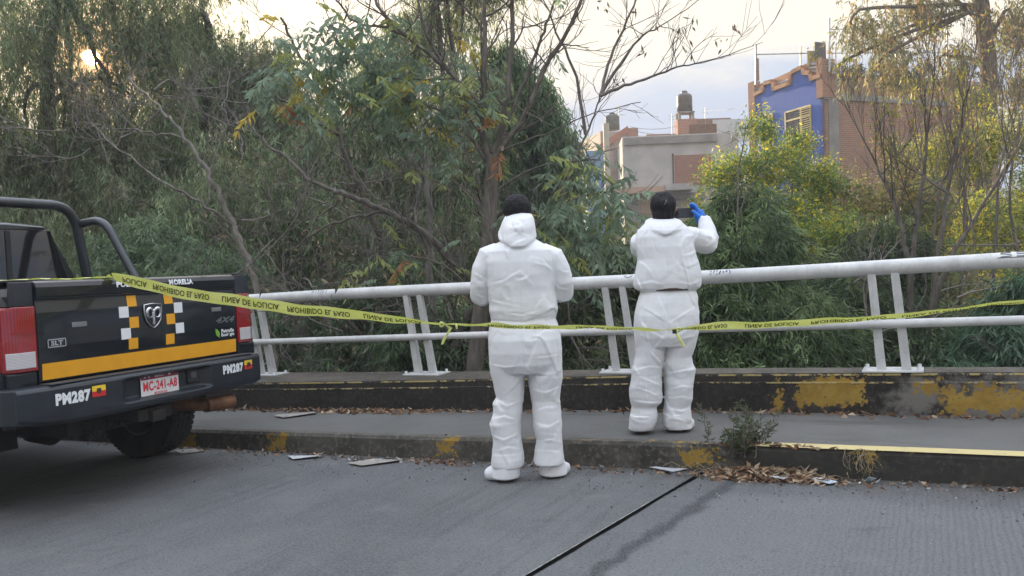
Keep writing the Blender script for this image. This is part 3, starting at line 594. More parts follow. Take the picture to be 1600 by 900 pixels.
# --- leaning bare trunks and thickets in the left half
def limbs(label, name, paths, mat, twigs=(), cat='tree', group=None):
    t = tree_root(name, None, label, cat, group); w = Wood()
    for pts, r0, r1 in paths:
        q = w.path(pts, r0, r1, 8, .035, 6)
        for k in range(3, len(q)):
            if rng.random() < .3: w.grow(q[k], (q[min(k+1, len(q)-1)]-q[k-1])+rng.normal(size=3)*.25, .55+rng.random()*.5, max(r1*.45, .006), 2, .5, .2, 3, .14)
    w.build('trunk', mat, t); return t, w
limbs('grey bare trunk leaning left, rising behind the truck tailgate\'s right end', 'leaning_tree', [([at(440, 640, 9.4), at(425, 540, 9.5), at(392, 430, 9.7), at(365, 350, 10), at(330, 280, 10), at(290, 215, 10.2), at(255, 175, 10.3), at(200, 120, 10.5)], .05, .012), ([at(365, 350, 10), at(300, 310, 9.8), at(230, 270, 9.8), at(140, 190, 10)], .02, .008), ([at(290, 215, 10.2), at(225, 205, 10.2), at(130, 190, 10.2)], .014, .006)], M_TWIG)
limbs('dark trunk leaning left with a long rising limb, left of the pale forked trunk', 'leaning_tree', [([at(640, 640, 10.5), at(610, 450, 10.5), at(575, 320, 10.5), at(540, 240, 10.5), at(515, 160, 10.5), at(470, 90, 10.5), at(440, 30, 10.5)], .048, .015), ([at(530, 210, 10.5), at(470, 175, 10.5), at(410, 135, 10.5)], .03, .012)], M_BARK)
limbs('long thick branch sloping up to the left from the base of the central trunk', 'fallen_limb', [([at(720, 430, 9.6), at(670, 370, 9.6), at(600, 330, 9.6), at(545, 305, 9.7), at(490, 285, 9.8), at(440, 240, 9.9), at(380, 190, 10)], .05, .012), ([at(600, 330, 9.6), at(520, 350, 9.6), at(440, 400, 9.6)], .02, .008), ([at(545, 305, 9.7), at(500, 340, 9.7), at(470, 400, 9.7)], .014, .006)], M_BARKB, cat='branch')
limbs('pale grey trunk forking in two, left of the central thick trunk', 'forked_tree', [([at(690, 640, 9.8), at(672, 470, 9.8), at(672, 380, 9.8), at(668, 300, 9.8), at(664, 200, 9.8), at(660, 120, 9.9)], .055, .02), ([at(676, 400, 9.8), at(650, 340, 9.8), at(655, 270, 9.8), at(640, 210, 9.8)], .03, .012), ([at(672, 290, 9.8), at(640, 240, 9.8), at(645, 190, 9.8)], .018, .01)], M_BARKP)
limbs('dark twisted trunks in the undergrowth beneath the lower rail, beside the person on the road', 'twisted_tree', [([at(735, 660, 9), at(742, 540, 9.1), at(760, 470, 9.2), at(775, 420, 9.3), at(762, 360, 9.4)], .13, .085), ([at(700, 640, 9), at(712, 540, 9.1), at(750, 470, 9.2)], .07, .05), ([at(615, 640, 9.6), at(580, 570, 9.6), at(560, 520, 9.6), at(500, 460, 9.6)], .04, .012), ([at(830, 640, 9), at(850, 540, 9), at(900, 480, 9), at(960, 430, 9.2)], .03, .01)], M_BARK)
# twig thickets (brown bare brush)
def thicket(label, ctrs, n, mat, seeds=1, leafy=0):
    t = tree_root('brush_thicket', None, label, 'thicket', 'bare twig thickets in the wood'); w = Wood()
    for _ in range(int(n*.6)):
        c = np.array(tuple(ctrs[rng.integers(len(ctrs))])); s0 = c+rng.normal(size=3)*[.6, .4, .35]
        w.grow(s0, rng.normal(size=3)*[1, .4, .7]+[0, 0, .35], .7+rng.random()*.8, .012, 2, .5, .1, 4, .16, minr=.0035)
    w.build('twigs', mat, t)
    tp = np.array([a for a, _ in w.tips])
    if leafy and len(tp):
        tp = tp[rng.random(len(tp)) < leafy]; P = np.repeat(tp, 3, 0)+rng.normal(size=(len(tp)*3, 3))*.05; D = norm(rng.normal(size=P.shape)+[0, 0, -.8])
        crown([leaves(P, D, .07*(.6+rng.random(len(P))), .03, palette(len(P), [(.20, .15, .09), (.15, .11, .07), (.10, .12, .06)], [3, 2, 2]), .2)], 'dead_leaves', t, M_DRY)
thicket('grey leafless twig tangle at mid height on the far left', [at(60, 280, 11.5), at(150, 230, 12), at(230, 210, 12), at(20, 220, 12)], 16, M_TWIG, leafy=.15)
thicket('brown leafless brush with withered leaves above the railing, left of centre', [at(520, 360, 10.3), at(450, 400, 10.2), at(560, 410, 10), at(480, 320, 10.5), at(400, 330, 10.8)], 20, M_TWIG, leafy=.6)
thicket('tangle of thin dry stems under the top rail, between truck and person', [at(500, 520, 9.2), at(590, 520, 9.2), at(460, 570, 9.1), at(690, 560, 9), at(420, 450, 9.6)], 34, M_TWIG, leafy=.1)
thicket('thin dry stems low behind the railing between the two people', [at(900, 540, 8.8), at(940, 480, 9), at(880, 450, 9.2)], 10, M_TWIG, leafy=.1)
thicket('pale bare stems behind the right-hand railing posts', [at(1450, 450, 9), at(1500, 400, 9.2), at(1400, 500, 8.8), at(1560, 430, 9), at(1350, 420, 9.6), at(1500, 520, 8.6)], 14, M_TWIG, leafy=.1)
thicket('grey twigs hanging in the wood just right of the low sun', [at(300, 130, 12.5), at(380, 150, 12.5), at(250, 160, 12.5), at(420, 90, 12.5), at(340, 220, 12)], 15, M_TWIG, leafy=.2)
# --- the broad-leaved tree in front, with drooping compound leaves
t = tree_root('compound_leaf_tree', None, 'central tree with thick forked trunk and drooping green, yellow and orange leaves', 'tree'); w = Wood()
Yt = 8.5
def A(x, y, Y=Yt): return at(x, y, Y)
KB = .78
main = w.path([A(738, 660), A(742, 560), A(755, 460), A(763, 370), A(766, 300), A(770, 240)], .095, .072, 10, .01)
br = [([A(768, 262), A(752, 200), A(757, 120), A(758, 40), A(756, -40)], .045, .028), ([A(770, 240), A(788, 180), A(798, 90), A(800, 0), A(800, -60)], .045, .026), ([A(772, 245), A(820, 180), A(850, 110), A(880, 60), A(905, 10), A(925, -40)], .040, .018),
      ([A(770, 238), A(810, 150), A(838, 80), A(860, 20), A(875, -30)], .028, .014), ([A(766, 262), A(735, 215), A(700, 180), A(665, 165), A(615, 150)], .028, .010), ([A(757, 170), A(710, 120), A(685, 95), A(640, 60), A(598, 20), A(580, -20)], .034, .018), ([A(640, 60), A(600, 42), A(560, 36), A(530, 5), A(510, -20)], .02, .012),
      ([A(700, 110), A(670, 60), A(655, 10), A(645, -40)], .024, .013), ([A(757, 200), A(720, 128), A(660, 125), A(590, 123)], .014, .008), ([A(770, 300), A(830, 265), A(880, 255), A(940, 250)], .016, .008), ([A(762, 90), A(775, 50), A(800, 0)], .012, .006),
      ([A(755, 430), A(800, 400), A(840, 350), A(880, 320), A(940, 300), A(980, 310)], .03, .010), ([A(840, 350), A(870, 300), A(900, 250)], .014, .006), ([A(750, 470), A(840, 440), A(890, 400), A(905, 360)], .024, .009), ([A(905, 10), A(870, 30), A(830, 40)], .008, .004),
      ([A(765, 330), A(720, 290), A(690, 270), A(680, 240)], .014, .007), ([A(770, 240), A(850, 210), A(920, 180), A(1000, 160)], .012, .005), ([A(752, 470), A(700, 420), A(640, 400), A(580, 400)], .018, .007)]
tips = []
for pts, a, b in br:
    q = w.path(pts, a*KB, b*KB, 6, .012, 6); tips.append(q[-1]); k0 = len(w.tips)
    for k in range(3, len(q), 2): w.grow(q[k], (q[min(k+1, len(q)-1)]-q[k-1])+rng.normal(size=3)*.12, .35+rng.random()*.35, b*.5, 1, .6, .15, 3, .12, minr=.0025)
def compound(centers, n_leaf, L=.135, Wd=.038, cols=None, wts=None, spread=.13):
    """drooping compound leaves: a thin rachis with paired leaflets hanging from it"""
    parts = []; ra = Wood(); P_, D_, C_ = [], [], []
    for c in centers:
        c = np.array(tuple(c))
        for _ in range(n_leaf):
            s0 = c+rng.normal(size=3)*spread; d = norm(rng.normal(size=3)*[1, 1, .3]); ln = .20+rng.random()*.16; n = 6; tone = palette(1, cols, wts, .12)[0]
            pts = [s0+d*ln*t_+np.array([0, 0, -.55*ln*t_*t_]) for t_ in np.linspace(0, 1, n+1)]; ra.tube(pts, .0018, 3)
            side = norm(np.cross(d, [0, 0, 1]))
            for i in range(1, n+1):
                for sg in (-1, 1):
                    P_.append(pts[i]); D_.append(norm(side*sg*.75+d*.45+np.array([0, 0, -.75])+rng.normal(size=3)*.18)); C_.append(np.clip(tone*(1+rng.normal()*.12), .004, 1))
            P_.append(pts[-1]); D_.append(norm(d+np.array([0, 0, -1.]))); C_.append(tone)
    P_, D_, C_ = np.array(P_), np.array(D_), np.array(C_); n = len(P_); return leaves(P_, D_, L*(.65+rng.random(n)*.6), Wd*(.7+rng.random(n)*.5), C_, .15), ra
GR = [(.15, .21, .14), (.20, .27, .18), (.26, .30, .10), (.42, .34, .06), (.36, .17, .07)]
cen = lambda lst, Y=Yt, k=1: [at(x+rng.normal()*14, y+rng.normal()*10, Y+rng.normal()*.25) for x, y in lst for _ in range(k)]
c1, r1 = compound(cen([(500, 70), (530, 60), (560, 85), (590, 100), (500, 110), (475, 125), (545, 115), (575, 140), (610, 135), (450, 110), (430, 135), (520, 150), (590, 60), (640, 150), (480, 90), (555, 55), (620, 165)], k=3), 3, cols=GR, wts=[5, 4, 2, .45, .12])
c2, r2 = compound(cen([(690, 140), (720, 160), (745, 130), (700, 180), (740, 190), (680, 200), (720, 215), (760, 200), (650, 120), (700, 100), (660, 170), (740, 90), (770, 150)], k=3), 2, cols=GR, wts=[3, 3, 2.5, .9, .35])
c3, r3 = compound(cen([(640, 40), (660, 70), (620, 25), (690, 50), (600, 50), (720, 30), (570, 20), (835, 30), (870, 15), (900, 5), (850, 60), (480, 20), (430, 30), (460, 10)]), 1, L=.11, cols=GR, wts=[1.5, 2, 3, 1.6, .6])
c4, r4 = compound(cen([(830, 330), (860, 340), (890, 320), (920, 330), (950, 320), (900, 360), (870, 380), (940, 360), (980, 340), (820, 360), (900, 290), (940, 280), (910, 390), (850, 410), (970, 310), (920, 250), (890, 420)], Y=8.2, k=3), 2, cols=GR, wts=[5, 4, 1.5, .15, .15])
c5, r5 = compound(cen([(700, 250), (725, 265), (705, 285), (620, 270), (600, 260), (640, 400), (600, 390), (660, 385), (700, 400), (580, 410), (720, 420), (620, 420), (560, 400)]), 2, L=.11, cols=GR, wts=[3, 3, 2.5, .8, .6])
crown([c1, c2, c3, c4, c5], 'crown', t)
ra = Wood()
for r_ in (r1, r2, r3, r4, r5):
    for V_, F_ in zip(r_.V, r_.F): ra.V.append(V_); ra.F.append(F_-F_.min()+ra.k); ra.k += len(V_)
for V_, F_ in zip(ra.V, ra.F): w.V.append(V_); w.F.append(F_-F_.min()+w.k); w.k += len(V_)
w.build('trunk', M_BARKB, t)
# ============================================================ buildings on the far bank
BR1 = brick_mat('orange_brick', (.36, .13, .065), (.27, .095, .05), (.26, .22, .18)); BR1y = brick_mat('orange_brick_side', (.40, .15, .075), (.30, .105, .055), (.26, .22, .18), 'yz')
BR2 = brick_mat('red_brick', (.34, .12, .075), (.27, .095, .06), (.25, .2, .17), dirt=.2)
CONC = simple('grey_concrete_wall', (.22, .21, .20), .9, var=.2, scale=1.5, bump=.3, bscale=12); CONCL = simple('light_grey_plaster', (.42, .40, .385), .9, var=.16, scale=.8, bump=.2, bscale=9)
def plaster(name, c, c2, s=.7):
    b = MB(name); n = b.noise(s, 7, .6); m2 = b.noise(4, 5, .6, co=b.mapv((1, 1, .2))); k = b.mix(b.step(n, .4, .75), c, c2); b.col(b.mix(b.math('MULTIPLY', b.step(m2, .5, .8), .35), k, tuple(x*.6 for x in c))); b.rough(.8); b.bump(n, .2, .01); return b.m
BLUE = plaster('blue_paint', (.018, .08, .36), (.03, .105, .41)); LBLUE = plaster('pale_blue_paint', (.16, .26, .42), (.2, .3, .45)); TRIM = plaster('ochre_trim', (.40, .20, .11), (.34, .17, .10), 3)
DARKGL = simple('dark_glass', (.02, .022, .025), .15); YFR = simple('yellow_window_frame', (.50, .40, .16), .5); METAL = simple('galvanised_metal', (.32, .33, .34), .45, .6, .2, 8); BLACKP = simple('black_tank_plastic', (.022, .022, .024), .4, coat=.2); RUST = simple('rusty_metal', (.12, .06, .035), .8, .2, .4, 8)
def hit(px, py, P0, nrm):
    d = ray(px, py); return C0+d*((P0-C0).dot(nrm)/d.dot(nrm))
# blue house: local x along the brick side wall, y along the blue facade (away from us)
p0 = at(1284, 100, 34); ax = Vector((.935, .355, 0)).normalized(); ay = Vector((-.355, .935, 0)).normalized()
HM = frame(Vector((p0.x, p0.y, -1.4)), ax, ay, Vector((0, 0, 1))); HI = HM.inverted()
def fy(px, py): v = HI @ hit(px, py, HM.translation, ax); return v.y, v.z
def fx(px, py): v = HI @ hit(px, py, HM.translation, ay); return v.x, v.z
house = empty('blue_house', HM); tag(house, 'blue painted house with raw brick side wall and stepped ochre parapet', 'house')
yl = fy(1180, 150)[0]; HT = fy(1283, 110)[1]
G().box(.12, 9.5, .12, yl+.0, -3, fy(1220, 165)[1]+.6).build('inner_wall', CONC, house, HM)
# facade with the stepped top traced on its own plane
prof = [fy(1284, 121), fy(1267, 127), fy(1266, 117), fy(1255, 117), fy(1254, 108), fy(1239, 116), fy(1237.5, 132), fy(1208.5, 143), fy(1207.5, 130), fy(1195.5, 133), fy(1195, 143), fy(1180, 151)]
g = G(); g.prism([(0.0, -3)]+[(0.0, prof[0][1])]+[(a, b) for a, b in prof[1:]]+[(yl, -3)], 0.0, .12, 'x'); g.build('facade_wall', BLUE, house, HM)
def band(pts, w, name, mat, x0=-.10, x1=.16):
    g = G()
    for (a, b), (c, d) in zip(pts[:-1], pts[1:]):
        dy, dz = c-a, d-b; L = math.hypot(dy, dz); ny, nz = -dz/L*w, dy/L*w
        if nz < 0: ny, nz = -ny, -nz
        g.prism([(a, b), (c, d), (c+ny, d+nz), (a+ny, b+nz)], x0, x1, 'x')
    return g.build(name, mat, house, HM)
band(prof, .17, 'cornice', TRIM)
# raised parapet pieces behind the cornice with grey strips
g = G(); tp_ = fy(1170, 132)[1]
g.prism([(yl, prof[-1][1]-.2), (yl, tp_-.1), (prof[8][0], fy(1206, 122)[1]), (prof[6][0], fy(1236, 108)[1]), (0.3, fy(1277, 88)[1]), (0.3, prof[0][1])], .17, .30, 'x'); g.build('roof_parapet', TRIM, house, HM)
for (xa, ya, xb, yb) in ((1208, 132, 1234, 122), (1172, 142, 1190, 136), (1260, 100, 1275, 98)):
    a, b = fy(xa, ya), fy(xb, yb); gg = G()
    for k in range(3): gg.prism([(a[0], a[1]-.05-k*.16), (b[0], b[1]-.05-k*.16), (b[0], b[1]+.04-k*.16), (a[0], a[1]+.04-k*.16)], .10, .165, 'x')
    gg.build('grey_slats', METAL, house, HM)
py0, pz0 = fy(1276, 95); G().box(-.06, .62, -.08, py0 if py0 > .2 else .5, fx(1284, 152)[1], fx(1284, 92)[1]).build('brick_pier', BR1y, house, HM)
G().box(-.05, .3, yl, yl+.45, -3, fy(1170, 130)[1]).build('corner_pier', BR1y, house, HM)
sx = [fx(x, 300)[0] for x in (1297, 1312)]; zt = fx(1340, 116)[1]; zb0, zb1 = fx(1340, 158)[1], fx(1340, 151)[1]
G().box(.0, 10, -.0, .115, -3, zt).build('brick_side_wall', BR1, house, HM)
G().box(sx[0], sx[1], -.05, -.002, -3, zb0).build('concrete_column', CONC, house, HM); G().box(.02, 10, -.06, -.003, zb0, zb1+.08).build('concrete_beam', CONC, house, HM)
G().box(.6, 10, -.04, -.003, zt-.12, zt+.04).build('concrete_beam', CONC, house, HM); G().box(sx[0], sx[1], -.05, -.002, zb1+.08, zt-.12).build('concrete_column', CONC, house, HM)
def window(px0, py0, px1, py1, nb=14, big=True):
    y1, z1 = fy(px0, py0); y0, z0 = fy(px1, py1); wn = G(); wn.box(-.012, -.004, y0, y1, z0, z1); wo_ = wn.build('window', DARKGL, house, HM)
    f = G()
    for yy in (y0, y1, y0+(y1-y0)*.36): f.box(-.06, -.014, yy-.035, yy+.035, z0, z1)
    for zz in (z0, z1, z1-(z1-z0)*.2): f.box(-.055, -.016, y0, y1, zz-.035, zz+.035)
    f.build('frame', YFR, wo_, HM); gr = G()
    for k in range(nb): zz = z0+(z1-z0)*k/nb; gr.box(-.09, -.062, y0, y0+(y1-y0)*.40, zz-.012, zz+.012)
    gr.build('grille', YFR, wo_, HM)
window(1228, 176, 1269, 238, 22); window(1192, 182, 1209, 230, 10); window(1225, 320, 1268, 400, 10)
g = G(); g.box(-.07, -.004, .0, fy(1180, 300)[0], fy(1260, 262)[1]-.25, fy(1260, 262)[1]); g.build('floor_band', plaster('white_band', (.6, .58, .54), (.5, .48, .44)), house, HM)
g = G(); g.box(-.03, -.003, .05, yl-.1, -2.9, fy(1260, 330)[1]); g.build('cream_plinth', plaster('cream_wall', (.62, .60, .50), (.5, .48, .4)), house, HM)
for px in (1205, 1237, 1262):
    y_, _ = fy(px, 350); G().box(-.09, -.031, y_-.09, y_+.09, -2.9, fy(1260, 300)[1]).build('blue_column', BLUE, house, HM)
# things on its roof
def at_house(px, py, x_): return hit(px, py, HM @ Vector((x_, 0, 0)), ax)
q = HI @ at(1277, 100, 34.6); zr = fy(1262, 112)[1]
def corrugated(x0, x1, y, z0, z1, name, mat, label, yaw=0):
    g = G(); n = 30; r1_ = [(x0+(x1-x0)*i/n, y+.05*math.sin(i*1.6), z0) for i in range(n+1)]; r2_ = [(a, b, z1) for a, b, _ in r1_]
    vs = r1_+r2_; g.add(vs+[(a, b+.01, c) for a, b, c in vs], [(i, i+1, n+2+i, n+1+i) for i in range(n)]+[(2*(n+1)+i, 2*(n+1)+n+1+i, 2*(n+1)+n+2+i, 2*(n+1)+i+1) for i in range(n)], True)
    o = g.build(name, mat, None, HM); tag(o, label, 'roof sheet', 'metal sheets standing on the roof of the blue house'); return o
h0 = HI @ at(1262, 80, 34.8); h1 = HI @ at(1279, 80, 34.8); corrugated(h0.x, h1.x, h0.y, (HI @ at(1265, 103, 34.8)).z, (HI @ at(1265, 79, 34.8)).z, 'corrugated_sheet', YFR, 'cream corrugated sheet upright on the roof, left of the dark one')
h0 = HI @ at(1273, 80, 34.5); h1 = HI @ at(1295, 80, 34.5); corrugated(h0.x, h1.x, h0.y, (HI @ at(1283, 98, 34.5)).z, (HI @ at(1283, 65, 34.5)).z, 'corrugated_sheet', simple('dark_corrugated', (.10, .10, .11), .5, .3), 'dark grey corrugated sheet upright above the brick pier')
def seg(g, a, b, r=.02): g.tube([a, b], r, 6)
pr = empty('roof_pole_frame'); tag(pr, 'thin steel pole frame with rails on the left of the blue house roof', 'pole frame')
g = G(); seg(g, at(1181, 132, 37.5), at(1181, 70, 37.5), .05); g.build('pole', METAL, pr); g = G(); seg(g, at(1251, 106, 35.5), at(1251, 73, 35.5), .035); g.build('pole', METAL, pr); g = G(); seg(g, at(1181, 85, 37.5), at(1262, 83, 35.3), .03); g.build('rail', METAL, pr)
g = G(); g.box(-.08, .08, -.08, .08, 0, 1.0, Matrix.Translation(at(1183, 126, 37.6))); tag(g.build('brick_stub', BR1), 'short brick stub standing on the left corner of the blue house roof', 'brick post')
pr = empty('roof_pole_frame'); tag(pr, 'tall steel pole frame with two long rails above the brick side wall', 'pole frame')
g = G(); seg(g, at(1296, 112, 33.9), at(1296, 28, 33.9), .04); g.build('pole', simple('white_pole', (.6, .6, .6), .5), pr)
for a, b in (((1296, 46), (1490, 40)), ((1296, 83), (1500, 82))): g = G(); seg(g, at(*a, 33.9), at(*b, 37.5), .022); g.build('rail', METAL, pr)
g = G(); seg(g, at(1306, 112, 33.9), at(1306, 74, 33.9), .02); g.build('pole', METAL, pr)
for xx, y_ in ((1400, 36), (1480, 37.5)): g = G(); seg(g, at(xx, 120, y_), at(xx, 40, y_), .035); g.build('pole', METAL, pr)
# white lattice panel with dark scrollwork on the roof edge
sg = empty('scrollwork_panel'); tag(sg, 'small white roof railing panel filled with dark scrollwork', 'panel')
a = at(1298, 114, 33.8); b = at(1325, 95, 33.9); Mx = frame(a, ax, ay, Vector((0, 0, 1))); ww = (b-a).dot(ax); hh = b.z-a.z
g = G(); g.box(0, ww, -.02, .0, 0, hh); g.build('panel', simple('white_panel', (.75, .75, .74), .6), sg, Mx)
g = G(); rs = random.Random(9)
for i in range(8):
    for j in range(4):
        cx, cz = ww*(i+.5)/8, hh*(j+.6)/4.6
        g.tube([(cx+.035*math.cos(t_*.9+i)*(1-t_*.06), -.032, cz+.05*math.sin(t_*.9+i)*(1-t_*.05)) for t_ in range(rs.randint(4, 8))], .014, 4)
g.build('scrollwork', BLACKP, sg, Mx)
shrub('potted plants along the brick wall top of the blue house', [B(1340, 108, 34.3, .35, .2), B(1365, 106, 34.6, .3, .22), B(1330, 110, 34.2, .2, .15), B(1390, 108, 35, .3, .2)], 900, .16, .05, [(.03, .05, .03), (.05, .07, .04)], (1, 1), wil=False, stems=0, clump=10, spread=.08, group='plants') if False else None
pl = [B(1340, 110, 34.4, .3, .22), B(1365, 104, 34.8, .25, .35), B(1328, 112, 34.2, .15, .15), B(1388, 108, 35.2, .3, .3), B(1379, 98, 35, .12, .35)]
tag(crown([bush_crown(pl, 2600, .13, .05, [(.035, .05, .03), (.06, .08, .04)], [1, 1], clump=10, spread=.07)], 'roof_plants'), 'dark potted plants growing along the top of the brick side wall', 'plants')
# grey house in the middle distance
def bldg(name, px0, px1, Y, top, depth, label, mat, yaw=0, base=-2.2, cat='house', parts=None):
    a = at(px0, top, Y); b = at(px1, top, Y); M_ = Matrix.Translation((a.x, a.y, base)) @ Matrix.Rotation(yaw, 4, 'Z'); wdt = (b.x-a.x)/max(math.cos(yaw), .3); h_ = a.z-base
    o = empty(name, M_); tag(o, label, cat); G().box(0, wdt, 0, depth, 0, h_).build('wall', mat, o, M_); return o, M_, wdt, h_
gh, GM, gw, ghh = bldg('grey_house', 972, 1150, 42, 214, 8, 'pale grey plastered house with red brick infill panel and flat roof', CONCL, R(-4)); GI = GM.inverted()
def gx(px, py): v = GI @ hit(px, py, GM.translation, Vector((math.sin(R(-4)), -math.cos(R(-4)), 0))); return v.x, v.z
def panel(p, pi, nrmx, x0y0, x1y1, t0, t1, name, mat, fn): (xa, za), (xb, zb) = fn(*x0y0), fn(*x1y1); return G().box(xa, xb, t0, t1, zb, za).build(name, mat, p, pi)
panel(gh, GM, 0, (1054, 243), (1112, 288), -.03, -.003, 'brick_panel', BR2, gx); panel(gh, GM, 0, (1050, 240), (1053.5, 292), -.08, -.003, 'drain_pipe', RUST, gx)
panel(gh, GM, 0, (975, 216), (1120, 221), -.12, -.003, 'roof_edge', CONC, gx); panel(gh, GM, 0, (946, 297), (1036, 303), -.9, -.003, 'awning', plaster('peach_awning', (.5, .33, .24), (.42, .3, .22)), gx)
panel(gh, GM, 0, (1036, 291), (1078, 299), -1.1, -.003, 'awning', CONCL, gx); panel(gh, GM, 0, (1000, 305), (1045, 340), -.05, -.003, 'dark_shop_wall', plaster('peach_wall', (.5, .36, .25), (.42, .3, .22)), gx)
wv = MB('ribbed_shutter'); wt = wv.n('ShaderNodeTexWave', bands_direction='X'); wt.inputs['Scale'].default_value = 4; wv.l(wv.co, wt.inputs[0]); wv.col(wv.mix(wt.outputs[1], (.55, .47, .36), (.30, .24, .18))); wv.rough(.6)
panel(gh, GM, 0, (1062, 311), (1100, 345), -.08, -.003, 'ribbed_shutter', wv.m, gx); panel(gh, GM, 0, (1045, 303), (1100, 310), -.3, -.003, 'ledge', CONC, gx)
bh, BM2, _, _ = bldg('brick_outbuilding', 938, 985, 46, 205, 5, 'small weathered building with sloping red brick gable beside the grey house', plaster('stained_wall', (.36, .30, .27), (.28, .17, .12), 1.2), R(12))
BI2 = BM2.inverted()
def bx_(px, py): v = BI2 @ hit(px, py, BM2.translation, Vector((math.sin(R(12)), -math.cos(R(12)), 0))); return v.x, v.z
panel(bh, BM2, 0, (978, 200), (997, 219), -.05, -.003, 'brick_corner', BR2, bx_)
(xa, za), (xb, zb), (xc, zc) = bx_(936, 226), bx_(980, 197), bx_(980, 206)
G().prism([(xa, za), (xb, zb), (xc, zc), (xa, za-.5)], -.12, -.004, 'y').build('sloping_eave', plaster('red_eave', (.32, .13, .08), (.25, .11, .07), 2), bh, BM2)
o, M_, _, _ = bldg('pale_blue_house', 915, 946, 38, 236, 6, 'narrow pale blue wall behind the cream concrete post', LBLUE)
g = G(); g.box(.1, .9, -.03, -.003, 2.4, 3.3, M_); g.build('window', DARKGL, o)
o, M_, w_, h_ = bldg('brick_rooftop_room', 1078, 1142, 47, 186, 4, 'small brown brick room on the rooftops right of the water tank', brick_mat('brown_brick', (.22, .10, .065), (.16, .075, .05), (.2, .16, .13)))
g = G(); g.box(w_*.55, w_+1, -.1, -.004, h_-1.4, h_-.1); g.build('white_wall', plaster('whitish', (.5, .5, .5), (.35, .4, .46)), o, M_)
o, M_, w_, h_ = bldg('far_brick_house', 1010, 1060, 55, 210, 6, 'low far brick house under the wires left of the water tank', BR2)
# water tanks
def tank(px, base_y, top_y, Y, r, label, pillars, mat=BLACKP):
    a = at(px, base_y, Y); h_ = (at(px, top_y, Y).z-a.z); o = empty('water_tank', Matrix.Translation(a)); tag(o, label, 'water tank', 'rooftop water tanks')
    prof = [(0, 0), (r, 0), (r, h_*.40), (r*.985, h_*.42), (r, h_*.44), (r, h_*.72), (r*.93, h_*.80), (r*.45, h_*.90), (r*.40, h_*.91)]
    G().lathe(prof, Matrix.Identity(4), 28).build('tank_body', mat, o, Matrix.Translation(a)); G().lathe([(r*.42, h_*.905), (r*.42, h_*.97), (r*.3, h_), (0, h_)], Matrix.Identity(4), 24).build('lid', mat, o, Matrix.Translation(a))
    return a
a = tank(1070, 176, 142, 45, .42, 'black water tank with domed lid on a tall brick stand', 0)
st = empty('tank_stand'); tag(st, 'brick and concrete stand with open frame carrying the black water tank', 'tank stand')
for dx in (-.36, .36):
    for dy in (-.3, .3): g = G(); g.box(dx-.07, dx+.07, dy-.07, dy+.07, -.42, -.06, Matrix.Translation(a)); g.build('pillar', CONC, st)
g = G(); g.box(-.46, .46, -.42, .42, -.06, -.003, Matrix.Translation(a)); g.build('platform', CONC, st)
g = G(); g.box(-.5, .55, -.45, .45, -4, -.42, Matrix.Translation(a)); g.build('brick_base', BR2, st)
g = G(); g.box(.12, 1.6, -.5, -.46, -1.7, -.75, Matrix.Translation(a)); g.build('dark_grating', RUST, st)
tank(957, 203, 176, 48, .42, 'smaller weathered dark tank on the roof at left, behind the bare tree', 0, simple('faded_tank', (.06, .07, .065), .7))
p_ = at(951, 340, 36); tpz = at(951, 193, 36).z; g = G(); g.box(-.12, .12, -.12, .12, p_.z-2, tpz, Matrix.Translation((p_.x, p_.y, 0))); tag(g.build('concrete_post', plaster('cream_post', (.5, .44, .36), (.42, .36, .3), 3)), 'tall square cream concrete post left of the grey house', 'post')
# wires and aerials
def wire(a, b, sag, label, r=.012):
    pts = [a.lerp(b, t_/12)-Vector((0, 0, sag*4*(t_/12)*(1-t_/12))) for t_ in range(13)]; tag(G().tube(pts, r, 4).build('cable', BLACKP), label, 'cable', 'cables over the rooftops')
wire(at(985, 198, 44), at(1058, 197, 45), .15, 'upper thin dark cable running left from the water tank stand'); wire(at(985, 203, 44), at(1056, 210, 45), .1, 'lower thin dark cable left of the water tank stand')
wire(at(1100, 172, 50), at(1170, 165, 37.6), .1, 'thin cable reaching the blue house roof from the left')
for px, yb, yt, Y, lb in ((967, 205, 165, 48, 'thin aerial mast beside the smaller tank'), (1102, 190, 168, 47, 'thin aerial mast above the brown brick room'), (1050, 215, 178, 44.5, 'thin aerial mast immediately left of the tank stand')):
    an = empty('aerial'); tag(an, lb, 'aerial', 'rooftop aerials'); g = G(); seg(g, at(px, yb+8, Y), at(px, yt, Y), .02); g.build('mast', METAL, an)
    g = G(); [seg(g, at(px-5, yt+3+k*5, Y), at(px+5, yt+4+k*5, Y), .012) for k in range(2)]; g.build('cross_bars', METAL, an)
# terrace of pink earth seen under the shrubs at right
g = G(); g.box(-1.2, 2.6, -.3, .3, -.12, .05, Matrix.Translation(at(1270, 522, 18))); tag(g.build('garden_wall', plaster('pinkish_wall', (.42, .28, .22), (.36, .25, .2), 2)), 'low pinkish garden wall glimpsed beneath the shrubs above the rail', 'wall')
